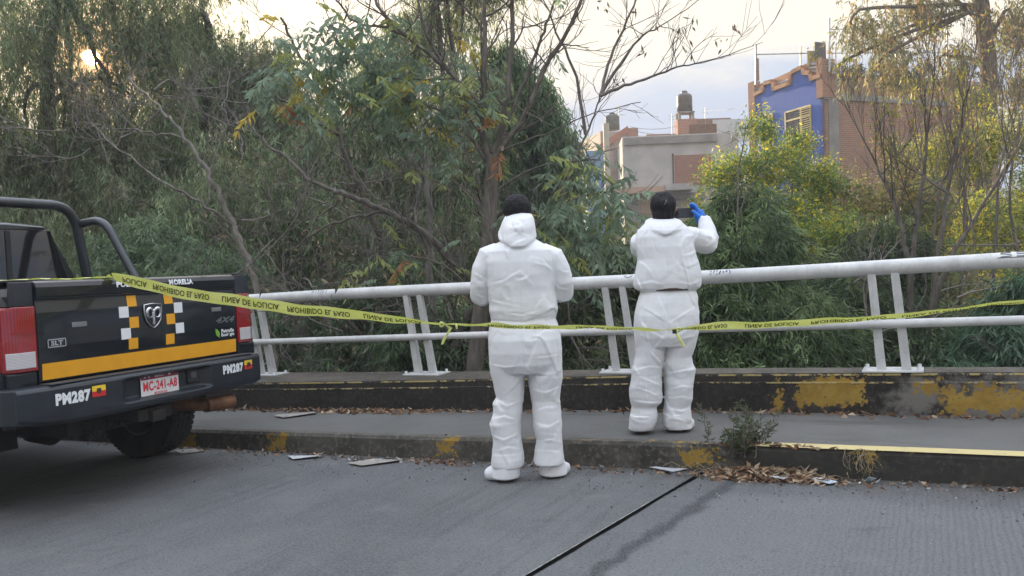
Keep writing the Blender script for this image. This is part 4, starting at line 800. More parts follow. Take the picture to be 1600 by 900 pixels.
# ============================================================ pickup truck (local: X right, Y forward, Z up; origin under the tailgate)
T_O = Vector((-2.35550495, 5.32832522, -0.06914341)); T_X = Vector((0.41837077, 0.90822494, 0.00966251)); T_Y = Vector((-0.90789978, 0.41847996, -0.02434181))
TM = frame(T_O, T_X, T_Y, B_N)
def paint(name, c, rough=.22):
    b = MB(name); n = b.noise(2.2, 6, .65); n2 = b.noise(60, 3, .6)
    b.col(b.mix(b.math('MULTIPLY', b.step(n, .45, .8), .35), c, (.012, .016, .022))); b.rough(b.math('ADD', rough, b.math('MULTIPLY', n, .10))); b.set(Coat_Weight=.55, Coat_Roughness=.05, Specular_IOR_Level=.3); b.bump(n2, .02, .001); return b.m
NAVY = paint('navy_black_paint', (.006, .010, .016), .2); TRIMB = simple('black_plastic', (.018, .020, .024), .55, var=.25, bump=.15, bscale=200)
TUBE = simple('black_powder_coat', (.020, .027, .034), .35, var=.2, coat=.3); CHROME = simple('chrome', (.62, .64, .66), .14, 1, .1); RUBBER = simple('tyre_rubber', (.022, .022, .022), .85, var=.3, bump=.3, bscale=60)
ORANGE = simple('orange_decal', (.78, .36, .012), .45, var=.05); WHITE = simple('white_decal', (.74, .76, .78), .5, var=.05); UNDER = simple('underbody', (.014, .013, .012), .8, var=.4); GLASS = MB('tinted_glass'); GLASS.col((.012, .014, .017)); GLASS.rough(.06); GLASS.set(Specular_IOR_Level=.6, Coat_Weight=.5); GLASS = GLASS.m
RED = MB('red_lens'); wv_ = RED.n('ShaderNodeTexWave', bands_direction='X'); wv_.inputs['Scale'].default_value = 22; RED.l(RED.co, wv_.inputs[0]); RED.col(RED.mix(wv_.outputs[1], (.34, .006, .012), (.18, .003, .007))); RED.rough(.15); RED.set(Coat_Weight=1.0, Coat_Roughness=.03); RED = RED.m
CLEARL = MB('clear_lens'); w2 = CLEARL.n('ShaderNodeTexWave', bands_direction='Z'); w2.inputs['Scale'].default_value = 40; CLEARL.l(CLEARL.co, w2.inputs[0]); CLEARL.col(CLEARL.mix(w2.outputs[1], (.62, .60, .62), (.40, .36, .38))); CLEARL.rough(.12); CLEARL.set(Coat_Weight=1.0); CLEARL = CLEARL.m
truck = empty('pickup_truck', TM); tag(truck, 'dark navy police pickup truck with orange tailgate stripe and black roll bar', 'pickup truck')
def tb(g, name, mat, bevel=0, parent=None, seg=2): return g.build(name, mat, parent or truck, TM, bevel, seg)
ARCH_R = 1.05
def low_at(y, base=.56):
    r = .0
    for cy in (1.05, 4.62):
        d = abs(y-cy)
        if d < .50: r = max(r, .36+math.sqrt(.50**2-d*d))
    return max(base, r)
# bed sides
def side_profile(y, s):
    lz = low_at(y); fl = .03*math.exp(-((y-1.05)/.55)**4)   # slight flare by the wheel
    P = [(.94, .56), (.975, .66), (.985, .80), (.988, 1.0), (.975, 1.14), (.945, 1.24), (.925, 1.31), (.90, 1.355), (.87, 1.375), (.83, 1.378), (.80, 1.36), (.80, .80), (.86, .56)]
    return [(s*(x+(fl if z < 1.1 and x > .9 else 0)), y, max(z, lz)) for x, z in P]
for s in (1, -1):
    g = G(); ys = [.035]+list(np.linspace(.10, 1.74, 36)); g.loft([side_profile(y, s) for y in ys]); o = tb(g, 'bed_side', NAVY)
    for p_ in o.data.polygons: p_.use_smooth = True
    g = G(); g.box(min(s*.80, s*.93), max(s*.80, s*.93), .02, 1.72, 1.379, 1.392); tb(g, 'bed_rail_cap', TRIMB, .006)
    # dark wheel liner
    g = G(); g.loft([[(x, 1.05+.49*math.cos(a), .36+.49*math.sin(a)) for a in np.linspace(0, math.pi, 14)] for x in (s*.55, s*.93)], caps=False, closed=False); tb(g, 'wheel_liner', UNDER)
g = G(); g.box(-.80, .80, .06, 1.74, .80, .84); g.box(-.80, .80, 1.70, 1.74, .84, 1.36); tb(g, 'bed_floor', TRIMB)
# tailgate
pf = [(.0, .803), (-.006, .92), (-.012, 1.0), (-.012, 1.20), (-.004, 1.262), (-.004, 1.275), (-.022, 1.29), (-.026, 1.345), (-.014, 1.372), (.01, 1.382), (.06, 1.378), (.065, .803)]
def tgy(z): return float(np.interp(z, [a[1] for a in pf[:9]], [a[0] for a in pf[:9]]))
g = G(); g.loft([[(x, y, z) for y, z in pf] for x in (-.776, -.77, -.3, .3, .77, .776)]); tg = tb(g, 'tailgate', NAVY, .004)
def quad(name, mat, x0, x1, z0, z1, off=.003, skew=0, parent=None, th=.0015):
    g = G(); y0 = tgy((z0+z1)/2)-off; n = 6
    rows = [[(x0+skew*(z-z0), tgy(z)-off, z), (x1+skew*(z-z0), tgy(z)-off, z)] for z in np.linspace(z0, z1, n)]
    g.loft(rows, caps=False, closed=False); return g.build(name, mat, parent or tg, TM)
quad('orange_stripe', ORANGE, -.757, .765, .814, .908)
for nm, mt, x, z in (('orange_square', ORANGE, -.129, 1.2345), ('white_square', WHITE, -.195, 1.167), ('orange_square', ORANGE, -.122, 1.097), ('white_square', WHITE, -.188, 1.030), ('orange_square', ORANGE, -.135, .963),
                    ('orange_square', ORANGE, .163, 1.236), ('white_square', WHITE, .240, 1.170), ('orange_square', ORANGE, .172, 1.098), ('white_square', WHITE, .244, 1.031), ('orange_square', ORANGE, .159, .964)):
    quad(nm, mt, x-.036, x+.036, z-.035, z+.035)
def txt(body, name, mat, x0, x1, z0, z1, y=None, bold=.03, shear=0, parent=None, off=.004):
    return put_text(body, name, mat, lambda a, b: (x0+(x1-x0)*a, (tgy(z0+(z1-z0)*b) if y is None else y)-off, z0+(z1-z0)*b), parent or tg, TM, bold, shear)
txt('POLICIA', 'lettering', WHITE, -.245, -.045, 1.325, 1.362, bold=.05); txt('MORELIA', 'lettering', WHITE, .167, .373, 1.325, 1.362, bold=.05)
txt('4X4', 'badge', CHROME, .57, .76, 1.035, 1.078, bold=.04, shear=.4); txt('SLT', 'badge', CHROME, -.70, -.625, 1.005, 1.034, bold=.05)
g = G(); 
for x0, x1, z0, z1 in ((-.722, -.606, .995, 1.001), (-.722, -.606, 1.038, 1.044), (-.722, -.716, .995, 1.044), (-.612, -.606, .995, 1.044)): g.box(x0, x1, tgy(1.02)-.006, tgy(1.02)-.001, z0, z1)
tb(g, 'badge_frame', CHROME, 0, tg)
GREYB = simple('dull_badge', (.30, .31, .32), .3, .8)
for x0, x1, z0, z1 in ((-.561, -.461, 1.100, 1.130), (.537, .629, 1.121, 1.150)): g = G(); g.box(x0, x1, tgy(1.12)-.006, tgy(1.12)-.001, z0, z1); tb(g, 'badge', GREYB, .003, tg)
txt('Patrulla', 'lettering', WHITE, .620, .745, .963, .990, bold=.05); txt('Ecológic', 'lettering', WHITE, .620, .748, .930, .960, bold=.05)
LEAFG = simple('green_decal', (.22, .48, .05), .5); g = G(); pts = [(.566+.022-.022*math.cos(t_)+.018*math.sin(t_*.5), .966+.030*math.sin(t_)) for t_ in np.linspace(0, 2*math.pi, 16, endpoint=False)]
pts = [(.563, .998), (.585, .990), (.601, .972), (.606, .952), (.600, .940), (.612, .930), (.590, .938), (.574, .948), (.566, .966), (.564, .985)]
g.add([(x, tgy(z)-.004, z) for x, z in pts], [tuple(range(len(pts)))]); tb(g, 'green_leaf_decal', LEAFG, 0, tg)
# shield emblem with a horned ram's head
em = G(); cx, cz = .024, 1.128; sh = [(-.068, .075), (0, .082), (.068, .075), (.070, .02), (.055, -.030), (.028, -.062), (0, -.078), (-.028, -.062), (-.055, -.030), (-.070, .02)]
em.add([(cx+a, -.019, cz+b) for a, b in sh]+[(cx+a*1.0, -.012, cz+b) for a, b in sh], [tuple(range(10))]+[(i, (i+1) % 10, 10+(i+1) % 10, 10+i) for i in range(10)]); emb = tb(em, 'emblem', simple('emblem_field', (.03, .035, .045), .3, .5), .002, tg)
g = G(); g.tube([(cx+a, -.021, cz+b) for a, b in sh+[sh[0], sh[1]]], .0045, 6); tb(g, 'emblem_rim', CHROME, 0, emb)
g = G()
for s in (1, -1):
    g.tube([(cx+s*(.030+.024*math.cos(R(q_))), -.026, cz+.020+.030*math.sin(R(q_))) for q_ in np.linspace(165, -130, 14)], [.007, .010, .012, .013, .014, .014, .013, .013, .012, .011, .010, .008, .006, .004], 8)
g.loft([[(cx+w*math.cos(a), -.024-.010*math.sin(a) if math.sin(a) > 0 else -.020, z+cz) for a in np.linspace(0, 2*math.pi, 10, endpoint=False)] for w, z in ((.008, .045), (.016, .030), (.015, .0), (.011, -.030), (.015, -.048), (.009, -.062))], sm=True)
tb(g, 'ram_head', CHROME, 0, emb)
# tailgate handle area seam + upper crease
g = G(); g.box(-.775, .775, -.0265, -.02, 1.281, 1.284); tb(g, 'crease_line', TRIMB, 0, tg)
# tail lamps
for s in (1, -1):
    g = G(); g.loft([[(s*.785, .0, z), (s*.785, -.018, z), (s*(.90-.0), -.022+.004, z), (s*(.965+w), .02, z), (s*(.992+w), .10, z), (s*(.995+w), .24, z), (s*.93, .24, z)] for z, w in ((.875, -.006), (.885, 0), (1.05, .003), (1.225, -.004), (1.24, -.012))]); lp = tb(g, 'tail_lamp', RED, .006)
    g = G(); g.loft([[(s*.80, -.0215, z), (s*.90, -.0255, z), (s*.955, .006, z), (s*.955, .012, z), (s*.80, -.012, z)] for z in (.895, .985)]); tb(g, 'reversing_lens', CLEARL, .004, lp)
    g = G(); g.box(min(s*.80, s*.93), max(s*.80, s*.93), -.024, -.019, 1.085, 1.10); tb(g, 'lens_divider', RED, 0, lp)
    g = G(); g.loft([[(s*.785, .0, z), (s*.785, -.006, z), (s*.93, -.006, z), (s*(.975-k), .03, z), (s*(.985-k), .10, z), (s*.90, .10, z)] for z, k in ((1.243, .02), (1.30, .035), (1.345, .06), (1.378, .10))]); tb(g, 'lamp_surround', NAVY, .005)
    g = G(); g.box(min(s*.785, s*.96), max(s*.785, s*.96), -.004, .10, .62, .873); tb(g, 'corner_panel', NAVY, .01)
# rear bumper: lofted along its width, with a recessed middle and a step pad on top
BUMP = simple('bumper_paint', (.009, .014, .021), .42, var=.3, scale=5, bump=.1, bscale=120, coat=.2)
def bsec(x):
    a = abs(x); bow = -.165+.05*(a/.95)**3; rec = .055 if a < .30 else (.055*(1-(a-.30)/.06) if a < .36 else 0); top_ = .792; bot = .560 if a < .8 else .56+.03*(a-.8)/.15
    return [(x, .02 if a < .94 else .10, .60), (x, .0, bot+.01), (x, bow+.03, bot), (x, bow+.002, bot+.02), (x, bow, bot+.055), (x, bow+rec, bot+.075), (x, bow+rec, .745), (x, bow, .765), (x, bow+.01, .785), (x, bow+.03, top_), (x, -.012 if a < .80 else (.0 if a < .94 else .12), top_), (x, -.012 if a < .8 else (.0 if a < .94 else .12), .65)]
g = G(); g.loft([bsec(x) for x in (-.985, -.97, -.93, -.85, -.7, -.5, -.37, -.36, -.33, -.30, -.15, 0, .15, .30, .33, .36, .37, .5, .66, .78, .85, .875)]); bmp = tb(g, 'rear_bumper', BUMP, .008)
for s in (-1, 1):
    g = G(); xe = .985 if s < 0 else .875
    g.loft([[(s*(xe-.06), -.11, z), (s*xe, -.09, z), (s*(xe+.012), .0, z), (s*(xe+.012), .20, z), (s*(xe-.03), .20, z), (s*(xe-.06), .0, z)] for z in (.59, .61, .775, .79)]); tb(g, 'bumper_end', BUMP, .01, bmp)
g = G(); g.box(-.80, .80, -.135, -.03, .7925, .7985); tb(g, 'step_pad', simple('step_pad_plastic', (.04, .046, .052), .6, bump=.4, bscale=150), .003, bmp)
bf = lambda x: -.165+.05*(abs(x)/.95)**3
def btxt(body, name, mat, x0, x1, z0, z1, bold=.06): return put_text(body, name, mat, lambda a, b: (x0+(x1-x0)*a, bf(x0+(x1-x0)*a)-.004, z0+(z1-z0)*b), bmp, TM, bold)
btxt('PM287', 'unit_number', WHITE, -.785, -.575, .672, .742); btxt('PM287', 'unit_number', WHITE, .462, .672, .680, .745)
YEL = simple('yellow_sticker', (.75, .52, .03), .5); REDS = simple('red_sticker', (.55, .02, .02), .5); DKS = simple('dark_print', (.05, .03, .03), .5)
for x0 in (-.566, .684):
    x1 = x0+.088; z0 = .688
    g = G(); g.loft([[(x, bf(x)-.004, z0+.032), (x, bf(x)-.004, z0+.064)] for x in np.linspace(x0, x1, 5)], caps=False, closed=False); st_ = tb(g, 'flag_sticker', YEL, 0, bmp)
    g = G(); g.loft([[(x, bf(x)-.004, z0), (x, bf(x)-.004, z0+.032)] for x in np.linspace(x0, x1, 5)], caps=False, closed=False); tb(g, 'red_half', REDS, 0, st_)
    g = G(); g.box(x0+.03, x0+.058, bf(x0)-.008, bf(x0)-.0045, z0+.018, z0+.048); tb(g, 'crest', DKS, 0, st_)
# licence plate
px_, pz_, pyy = -.078+.0, .7066-.0, -.165+.055-.012
PW = simple('plate_white', (.68, .66, .66), .4, var=.04); PR = simple('plate_maroon', (.22, .015, .05), .45, var=.1); PT = simple('plate_red_ink', (.62, .04, .06), .5)
px_, pz_ = -.045, .695
g = G(); g.box(px_-.15, px_+.15, pyy, pyy+.003, pz_-.075, pz_+.075); plt = tb(g, 'licence_plate', PW, .004)
g = G(); g.box(px_-.147, px_+.147, pyy-.0012, pyy-.0002, pz_+.036, pz_+.073); tb(g, 'maroon_band', PR, 0, plt)
def ptx(body, nm, mat, x0, x1, z0, z1, bold=.02): return put_text(body, nm, mat, lambda a, b: (px_+x0+(x1-x0)*a, pyy-.002, pz_+z0+(z1-z0)*b), plt, TM, bold)
ptx('MC-241-A8', 'plate_number', PT, -.133, .135, -.036, .024, .03); ptx('MICHOACAN', 'plate_text', PT, -.05, .05, -.062, -.047); ptx('MEXICO', 'plate_text', PW, -.04, .03, .046, .062)
for dx in (-.115, -.085, .075): g = G(); g.lathe([(0, 0), (.010, 0), (.010, .003), (0, .004)], Matrix.Translation((px_+dx, pyy-.0005, pz_+.055)) @ Matrix.Rotation(R(90), 4, 'X'), 12); tb(g, 'plate_screw', CHROME if dx < 0 else PW, 0, plt)
# lock and tow-plug recess, hitch, exhaust
g = G(); g.box(.18, .27, -.125, -.108, .66, .75); tb(g, 'socket_recess', TRIMB, .01, bmp); g = G(); g.box(.20, .25, -.135, -.12, .69, .735); tb(g, 'socket_cover', simple('socket_grey', (.06, .07, .08), .4), .006, bmp)
g = G(); g.box(-.21, -.20+.26, -.10, .20, .47, .55); g.box(-.13, -.03, -.14, .2, .46, .53); tb(g, 'tow_hitch', UNDER, .008)
EXM = simple('heat_stained_steel', (.16, .075, .04), .6, .4, .35, 14)
g = G(); g.tube(round_path([(.30, 1.0, .48), (.34, .25, .50), (.40, -.02, .475), (.62, -.05, .47)], .12, 6), .045, 12, caps=False); g.tube([(.40, -.04, .475), (.63, -.06, .47)], [.05, .052], 14, caps=False); g.tube([(.63, -.06, .47), (.50, -.05, .47)], [.046, .04], 12); tb(g, 'exhaust_pipe', EXM)
g = G(); g.tube([(.3, .9, .47), (.3, 1.5, .47)], .10, 14); tb(g, 'muffler', EXM)
# underbody
g = G(); g.box(-.55, -.45, .1, 5.2, .44, .60); g.box(.45, .55, .1, 5.2, .44, .60); g.box(-.5, .5, .35, .45, .46, .58); g.box(-.5, .5, 2, 2.1, .42, .55); tb(g, 'chassis_frame', UNDER)
g = G(); g.tube([(-.75, 1.05, .40), (.75, 1.05, .40)], .045, 10); g.lathe([(0, -.17), (.10, -.15), (.16, 0), (.10, .14), (0, .18)], Matrix.Translation((0, 1.05, .40)) @ Matrix.Rotation(R(90), 4, 'Y'), 16); tb(g, 'rear_axle', UNDER)
def wheel(x, y, name='wheel', r=.40, w=.275, spare=False, mat=RUBBER):
    s = 1 if x > 0 else -1; M_ = Matrix.Translation((x, y, r)) @ Matrix.Rotation(R(90)*s, 4, 'Y')
    if spare: M_ = Matrix.Translation((x, y, .50))
    h = w/2; o = empty(name, TM @ M_); o.parent = truck; o.matrix_world = TM @ M_
    g = G(); g.lathe([(.225, -h*.75), (.25, -h*.95), (.33, -h*1.02), (r-.025, -h*.93), (r-.004, -h*.78), (r, -h*.5), (r, h*.5), (r-.004, h*.78), (r-.025, h*.93), (.33, h*1.02), (.25, h*.95), (.225, h*.75)], Matrix.Identity(4), 56)
    for k in range(56):
        a = 2*math.pi*k/56
        for z0, z1, da in ((-h*.80, -h*.34, .0), (-h*.28, h*.0, .05), (h*.05, h*.33, .0), (h*.38, h*.82, .05)):
            g.box(r-.012, r+.007, -.016, .016, z0, z1, Matrix.Rotation(a+da, 4, 'Z'))
    g.build('tyre', mat, o, TM @ M_)
    g = G(); g.lathe([(.0, h*.35), (.05, h*.38), (.06, h*.30), (.12, h*.12), (.19, h*.22), (.215, h*.72), (.232, h*.76), (.228, -h*.7), (.21, -h*.6), (.20, h*.1), (.05, h*.0), (0, h*.0)], Matrix.Identity(4), 40)
    for k in range(5):
        g.box(.05, .20, -.028, .028, h*.28, h*.45, Matrix.Rotation(2*math.pi*k/5, 4, 'Z'))
    g.build('rim', simple('rim_grey', (.25, .26, .27), .35, .8) if False else GREYB, o, TM @ M_)
wheel(.80, 1.0); wheel(-.80, 1.0); wheel(.80, 4.62); wheel(-.80, 4.62); wheel(-.05, .62, 'spare_wheel', .37, .2, True)
# cab
def cab_ring(y, zt, wt_, zb=.56):
    zb = low_at(y) if y > 4 else zb
    half = [(.90, zb), (.975, .66 if zb < .66 else zb), (.988, max(.95, zb)), (.965, 1.20), (.925, 1.32), (.90, 1.36)]
    half = [(a, min(c, zt) if c > zt else c) for a, c in half]; half += [((.90+wt_)/2+.01, (1.36+zt)/2), (wt_+.03, zt-.05), (wt_-.02, zt-.012), (wt_*.5, zt)]
    return [(a, y, c) for a, c in half]+[(-a, y, c) for a, c in half[::-1]]
g = G()
for ys in ([(1.80, 1.875, .62), (1.84, 1.90, .63), (2.2, 1.925, .645), (3.0, 1.925, .645), (3.35, 1.88, .64), (3.75, 1.60, .72), (4.02, 1.38, .80)],): g.loft([cab_ring(*q) for q in ys])
cab = tb(g, 'cab', NAVY)
for p_ in cab.data.polygons: p_.use_smooth = len(p_.vertices) == 4
g = G(); g.loft([[(-.93, y, zb), (-.97, y, .8), (-.95, y, zt-.12), (-.80, y, zt-.02), (0, y, zt), (.80, y, zt-.02), (.95, y, zt-.12), (.97, y, .8), (.93, y, zb)] for y, zt, zb in ((3.98, 1.36, low_at(3.98)), (4.2, 1.34, low_at(4.2)), (4.4, 1.33, low_at(4.4)), (4.62, 1.32, low_at(4.62)), (4.9, 1.30, low_at(4.9)), (5.1, 1.27, low_at(5.1)), (5.38, 1.18, .6), (5.45, .95, .6))]); hd = tb(g, 'hood', NAVY)
g = G(); g.box(-.97, .97, 5.40, 5.58, .48, .74); tb(g, 'front_bumper', TRIMB, .03); g = G(); g.box(-.5, .5, 5.40, 5.49, .78, 1.10); tb(g, 'grille', CHROME, .02)
for s in (-1, 1):
    g = G(); g.box(min(s*.55, s*.93), max(s*.55, s*.93), 5.36, 5.47, .86, 1.06); tb(g, 'headlight', CLEARL, .02)
    g = G(); g.add([(s*.912, 1.95, 1.37), (s*.912, 2.75, 1.37), (s*.705, 2.75, 1.83), (s*.700, 2.02, 1.82)], [(0, 1, 2, 3)]); g.add([(s*.912, 2.85, 1.37), (s*.90, 3.75, 1.37), (s*.735, 3.35, 1.78), (s*.705, 2.85, 1.83)], [(0, 1, 2, 3)]); tb(g, 'side_window', GLASS)
    g = G(); g.box(min(s*.93, s*1.14), max(s*.93, s*1.14), 3.45, 3.55, 1.30, 1.52); tb(g, 'wing_mirror', TRIMB, .03)
    g = G(); g.tube([(s*1.0, 1.9, .42), (s*1.0, 3.9, .42)], .045, 10); tb(g, 'side_step', TUBE)
g = G(); g.add([(-.74, 1.798, 1.40), (.74, 1.798, 1.40), (.62, 1.7985, 1.82), (-.62, 1.7985, 1.82)], [(0, 1, 2, 3)]); rg = g
rgo = G(); rgo.prism([(-.80, 1.385), (.80, 1.385), (.645, 1.845), (-.645, 1.845)], 1.775, 1.797, 'y'); rw = tb(rgo, 'rear_window', GLASS, .01)
for xa, xb in ((-.30, -.26), (.26, .30)): g = G(); g.box(xa, xb, 1.765, 1.776, 1.40, 1.83); tb(g, 'window_divider', TRIMB, .004, rw)
g = G(); g.box(-.14, .14, 1.76, 1.80, 1.855, 1.885); tb(g, 'brake_light', RED, .006)
# roll bar: hoop behind the cab and a brace running back to each bed rail
rb = empty('roll_bar', TM); rb.parent = truck; rb.matrix_world = TM
hoop = round_path([(-.84, 1.62, 1.39), (-.76, 1.62, 2.03), (.74, 1.62, 2.03), (.84, 1.62, 1.39)], .20, 8)
tb(G().tube(hoop, .040, 14), 'hoop', TUBE, 0, rb)
for s in (-1, 1):
    br_ = round_path([(s*.79, 1.62, 1.86), (s*.79, 1.15, 1.89), (s*.84, .98, 1.39)] if False else [(s*.79, 1.60, 1.885), (s*.79, 1.33, 1.905), (s*.84, 1.06, 1.39)], .14, 8); tb(G().tube(br_, .034, 12), 'brace_bar', TUBE, 0, rb)
    for yy in (1.62, 1.06): g = G(); g.lathe([(0, .012), (.06, .012), (.065, 0), (0, 0)], Matrix.Translation((s*.84, yy, 1.392)), 14); tb(g, 'foot_plate', TUBE, 0, rb)
# ============================================================ people
SUIT = MB('white_coverall_fabric'); n1 = SUIT.noise(7, 5, .6); n2 = SUIT.noise(240, 3, .6); n3 = SUIT.noise(26, 5, .65, dist=.6)
SUIT.col(SUIT.mix(SUIT.step(n1, .3, .7), (.68, .69, .71), (.75, .75, .76))); SUIT.rough(.62); SUIT.set(Sheen_Weight=.1, Subsurface_Weight=0.0); SUIT.bump(SUIT.math('ADD', SUIT.math('MULTIPLY', n2, .15), n3), .22, .008); SUIT = SUIT.m
SKIN = simple('skin', (.36, .19, .12), .5, var=.1); HAIR = MB('black_hair'); hn = HAIR.noise(30, 4, .6, co=HAIR.mapv((6, 6, .6))); HAIR.col(HAIR.mix(hn, (.005, .005, .007), (.014, .013, .015))); HAIR.rough(.6); HAIR.set(Specular_IOR_Level=.25); HAIR.bump(hn, .7, .008); HAIR = HAIR.m
GLOVE = simple('blue_nitrile', (.012, .16, .62), .4, var=.12); BELT = simple('brown_elastic', (.06, .04, .03), .8)
def ring(c, rx, ry, n=24, e=.85, tilt=0):
    out = []
    for j in range(n):
        a = 2*math.pi*j/n; ca, sa = math.cos(a), math.sin(a)
        x = math.copysign(abs(ca)**e, ca)*rx; y = math.copysign(abs(sa)**e, sa)*ry; out.append((c[0]+x, c[1]+y, c[2]+tilt*y))
    return out
def loft_rows(g, rows, e=.85, tilt=0): g.loft([ring((cx, cy, z), rx, ry, 24, e, tilt) for z, cx, cy, rx, ry in rows], sm=True)
def remesh(g, voxel, smooth=4):
    """union of overlapping closed shapes -> one continuous skin; returns V, F, N"""
    o = g.build('tmp', None); md = o.modifiers.new('r', 'REMESH'); md.mode = 'VOXEL'; md.voxel_size = voxel
    if smooth: ms = o.modifiers.new('s', 'SMOOTH'); ms.iterations = smooth; ms.factor = .5
    dg = bpy.context.evaluated_depsgraph_get(); dg.update(); me = bpy.data.meshes.new_from_object(o.evaluated_get(dg)); old = o.data; bpy.data.objects.remove(o); bpy.data.meshes.remove(old)
    n = len(me.vertices); V = np.zeros(n*3); me.vertices.foreach_get('co', V); N_ = np.zeros(n*3); me.vertices.foreach_get('normal', N_); return me, V.reshape(-1, 3), N_.reshape(-1, 3)
def finish(me, V, name, mat, parent, mw):
    me.vertices.foreach_set('co', V.astype(np.float32).ravel()); me.polygons.foreach_set('use_smooth', np.ones(len(me.polygons), bool)); me.update(); me.name = name; return link(name, me, mat, parent, mw)
def seg_dist(P, a, b):
    a = np.array(a); b = np.array(b); d = b-a; t = np.clip(((P-a)@d)/(d@d+1e-9), 0, 1); q = P-(a+t[:, None]*d); L = np.linalg.norm(q, axis=1); s = np.sign(q[:, 0]*-d[1]+q[:, 1]*d[0]); return L, s, t
def folds(V, N_, lst):
    """ridges of cloth on the back side: each (points in x,z; height; width)"""
    off = np.zeros(len(V)); m_ = np.clip(-N_[:, 1]*1.6+.25, 0, 1)
    for pts, amp, wd in lst:
        best = np.full(len(V), 9.); sg = np.zeros(len(V)); end = np.ones(len(V))
        for k in range(len(pts)-1):
            L, s, t = seg_dist(V[:, [0, 2]], pts[k], pts[k+1]); m2 = L < best; best[m2] = L[m2]; sg[m2] = s[m2]; tt = (k+t)/(len(pts)-1); end[m2] = (np.sin(np.clip(tt, .03, .97)*np.pi)**.5)[m2]
        x = best*sg; off += amp*end*np.where(x < 0, np.exp(-(x/(wd*1.7))**2), np.exp(-(x/(wd*.45))**2)-.45*(1-np.exp(-(x/(wd*.45))**2))*np.exp(-(x/(wd*1.6))**2))
    return off*m_
def worley(P, seed=0):
    i = np.floor(P).astype(np.int64); f1 = np.full(len(P), 9.); f2 = np.full(len(P), 9.)
    for dx in (-1, 0, 1):
        for dy in (-1, 0, 1):
            for dz in (-1, 0, 1):
                c = i+np.array([dx, dy, dz]); h_ = []
                for k in range(3):
                    x = (c[:, 0]*73856093) ^ (c[:, 1]*19349663) ^ (c[:, 2]*83492791) ^ ((seed*7+k)*2654435761); x = (x ^ (x >> 13))*1274126177 & 0x7fffffff; h_.append(((x ^ (x >> 16)) & 0xffff)/65535.)
                d = np.linalg.norm(c+np.stack(h_, 1)-P, axis=1); f2 = np.minimum(f2, np.maximum(f1, d)); f1 = np.minimum(f1, d)
    return f1, f2
def wrinkle(V, N_, spec, base=.006, seed=0):
    """crumpled film: soft bulges between sharp creases, stronger where the cloth bunches up"""
    q = V+.07*(np.stack([fbm(V*6, seed+40), fbm(V*6, seed+41), fbm(V*6, seed+42)], 1)-.5)
    f1, f2 = worley(q*np.array([6.5, 6.5, 8.5]), seed); cr = np.clip((f2-f1)/.45, 0, 1); g1, g2 = worley(q*np.array([15, 15, 22.]), seed+5); c2 = np.clip((g2-g1)/.4, 0, 1)
    big = 1-np.abs(2*fbm(q*np.array([4, 4, 5.]), seed, 1)-1)
    k2 = np.zeros(len(V))
    for z, w, a in spec: k2 += a*np.exp(-((V[:, 2]-z)/w)**2)
    # crisp broken creases: thin ridges and small tucks where a warped noise crosses its mid value
    out = base*(.8*(big-.6)-.10*(cr-.6))
    for j, (sx, sz, am) in enumerate(((6., 2.0, 1.2), (3.5, 6., .7), (9., 5., .5))):
        n_ = fbm(q*np.array([sx, sx, sz])+j*9.3+np.stack([V[:, 2]*(1.5 if j == 0 else -1.2)]*3, 1), seed+20+j, 2)-.5; md_ = np.clip((fbm(V*7, seed+30+j, 2)-.42)*5, 0, 1)
        out += base*am*md_*.8*(.42*np.exp(-np.abs(n_)/.018)+.36*np.tanh(n_/.02)*np.exp(-(n_/.09)**2))
    n_ = fbm(q*np.array([3., 3., 15.]), seed+50, 2)-.5; out += .13*k2*(1.1*np.exp(-np.abs(n_)/.03)+.9*np.tanh(n_/.03)*np.exp(-(n_/.12)**2)-.3)
    return out
def hand(g, wrist, d, palm_n, thumb_side, curl=.9, L=.185, spread=.06):
    """palm plus five bent fingers; d points to the fingertips, palm_n is the way the palm faces"""
    w = Vector(wrist); d = Vector(d).normalized(); n = (Vector(palm_n)-d*Vector(palm_n).dot(d)).normalized(); s = d.cross(n).normalized()*thumb_side
    g.tube([w-d*.03, w+d*.01, w+d*.045, w+d*.085], [.026, .030, .036, .034], 10)
    for k in (-.026, -.009, .009, .026): g.tube([w+s*k*.5+d*.01, w+s*k+d*.09], [.013, .012], 8)
    for k, (o_, ln) in enumerate(((.030, .070), (.010, .078), (-.010, .073), (-.029, .058))):
        p = w+s*o_+d*.085; a = 0; pts = [p-d*.02, p]; dd = d.copy()
        for j, f in enumerate((.45, .32, .23)):
            a += curl*(.35 if j == 0 else .5)*(1+.12*k); dd = (d*math.cos(a)+n*math.sin(a)+s*spread*(1.5-k)*.5).normalized(); p = p+dd*ln*f*1.05; pts.append(p)
        g.tube(pts, [.0105, .0102, .0095, .0088, .0070], 8)
    p = w+s*.030+d*.02; td = (d*.55+s*.75+n*.25).normalized(); td2 = (d*.8+s*.25+n*.55).normalized(); g.tube([p-td*.015, p+td*.035, p+td*.035+td2*.032, p+td*.035+td2*.056], [.014, .013, .0105, .008], 8)
def ellip(g, c, rx, ry, rz, n=14, M_=None):
    c = Vector(c); g.loft([[tuple(c+Vector((rx*math.sin(p)*math.cos(a), ry*math.sin(p)*math.sin(a), -rz*math.cos(p)))) for a in np.linspace(0, 2*math.pi, 16, endpoint=False)] for p in np.linspace(.12, math.pi-.12, n)], sm=True)
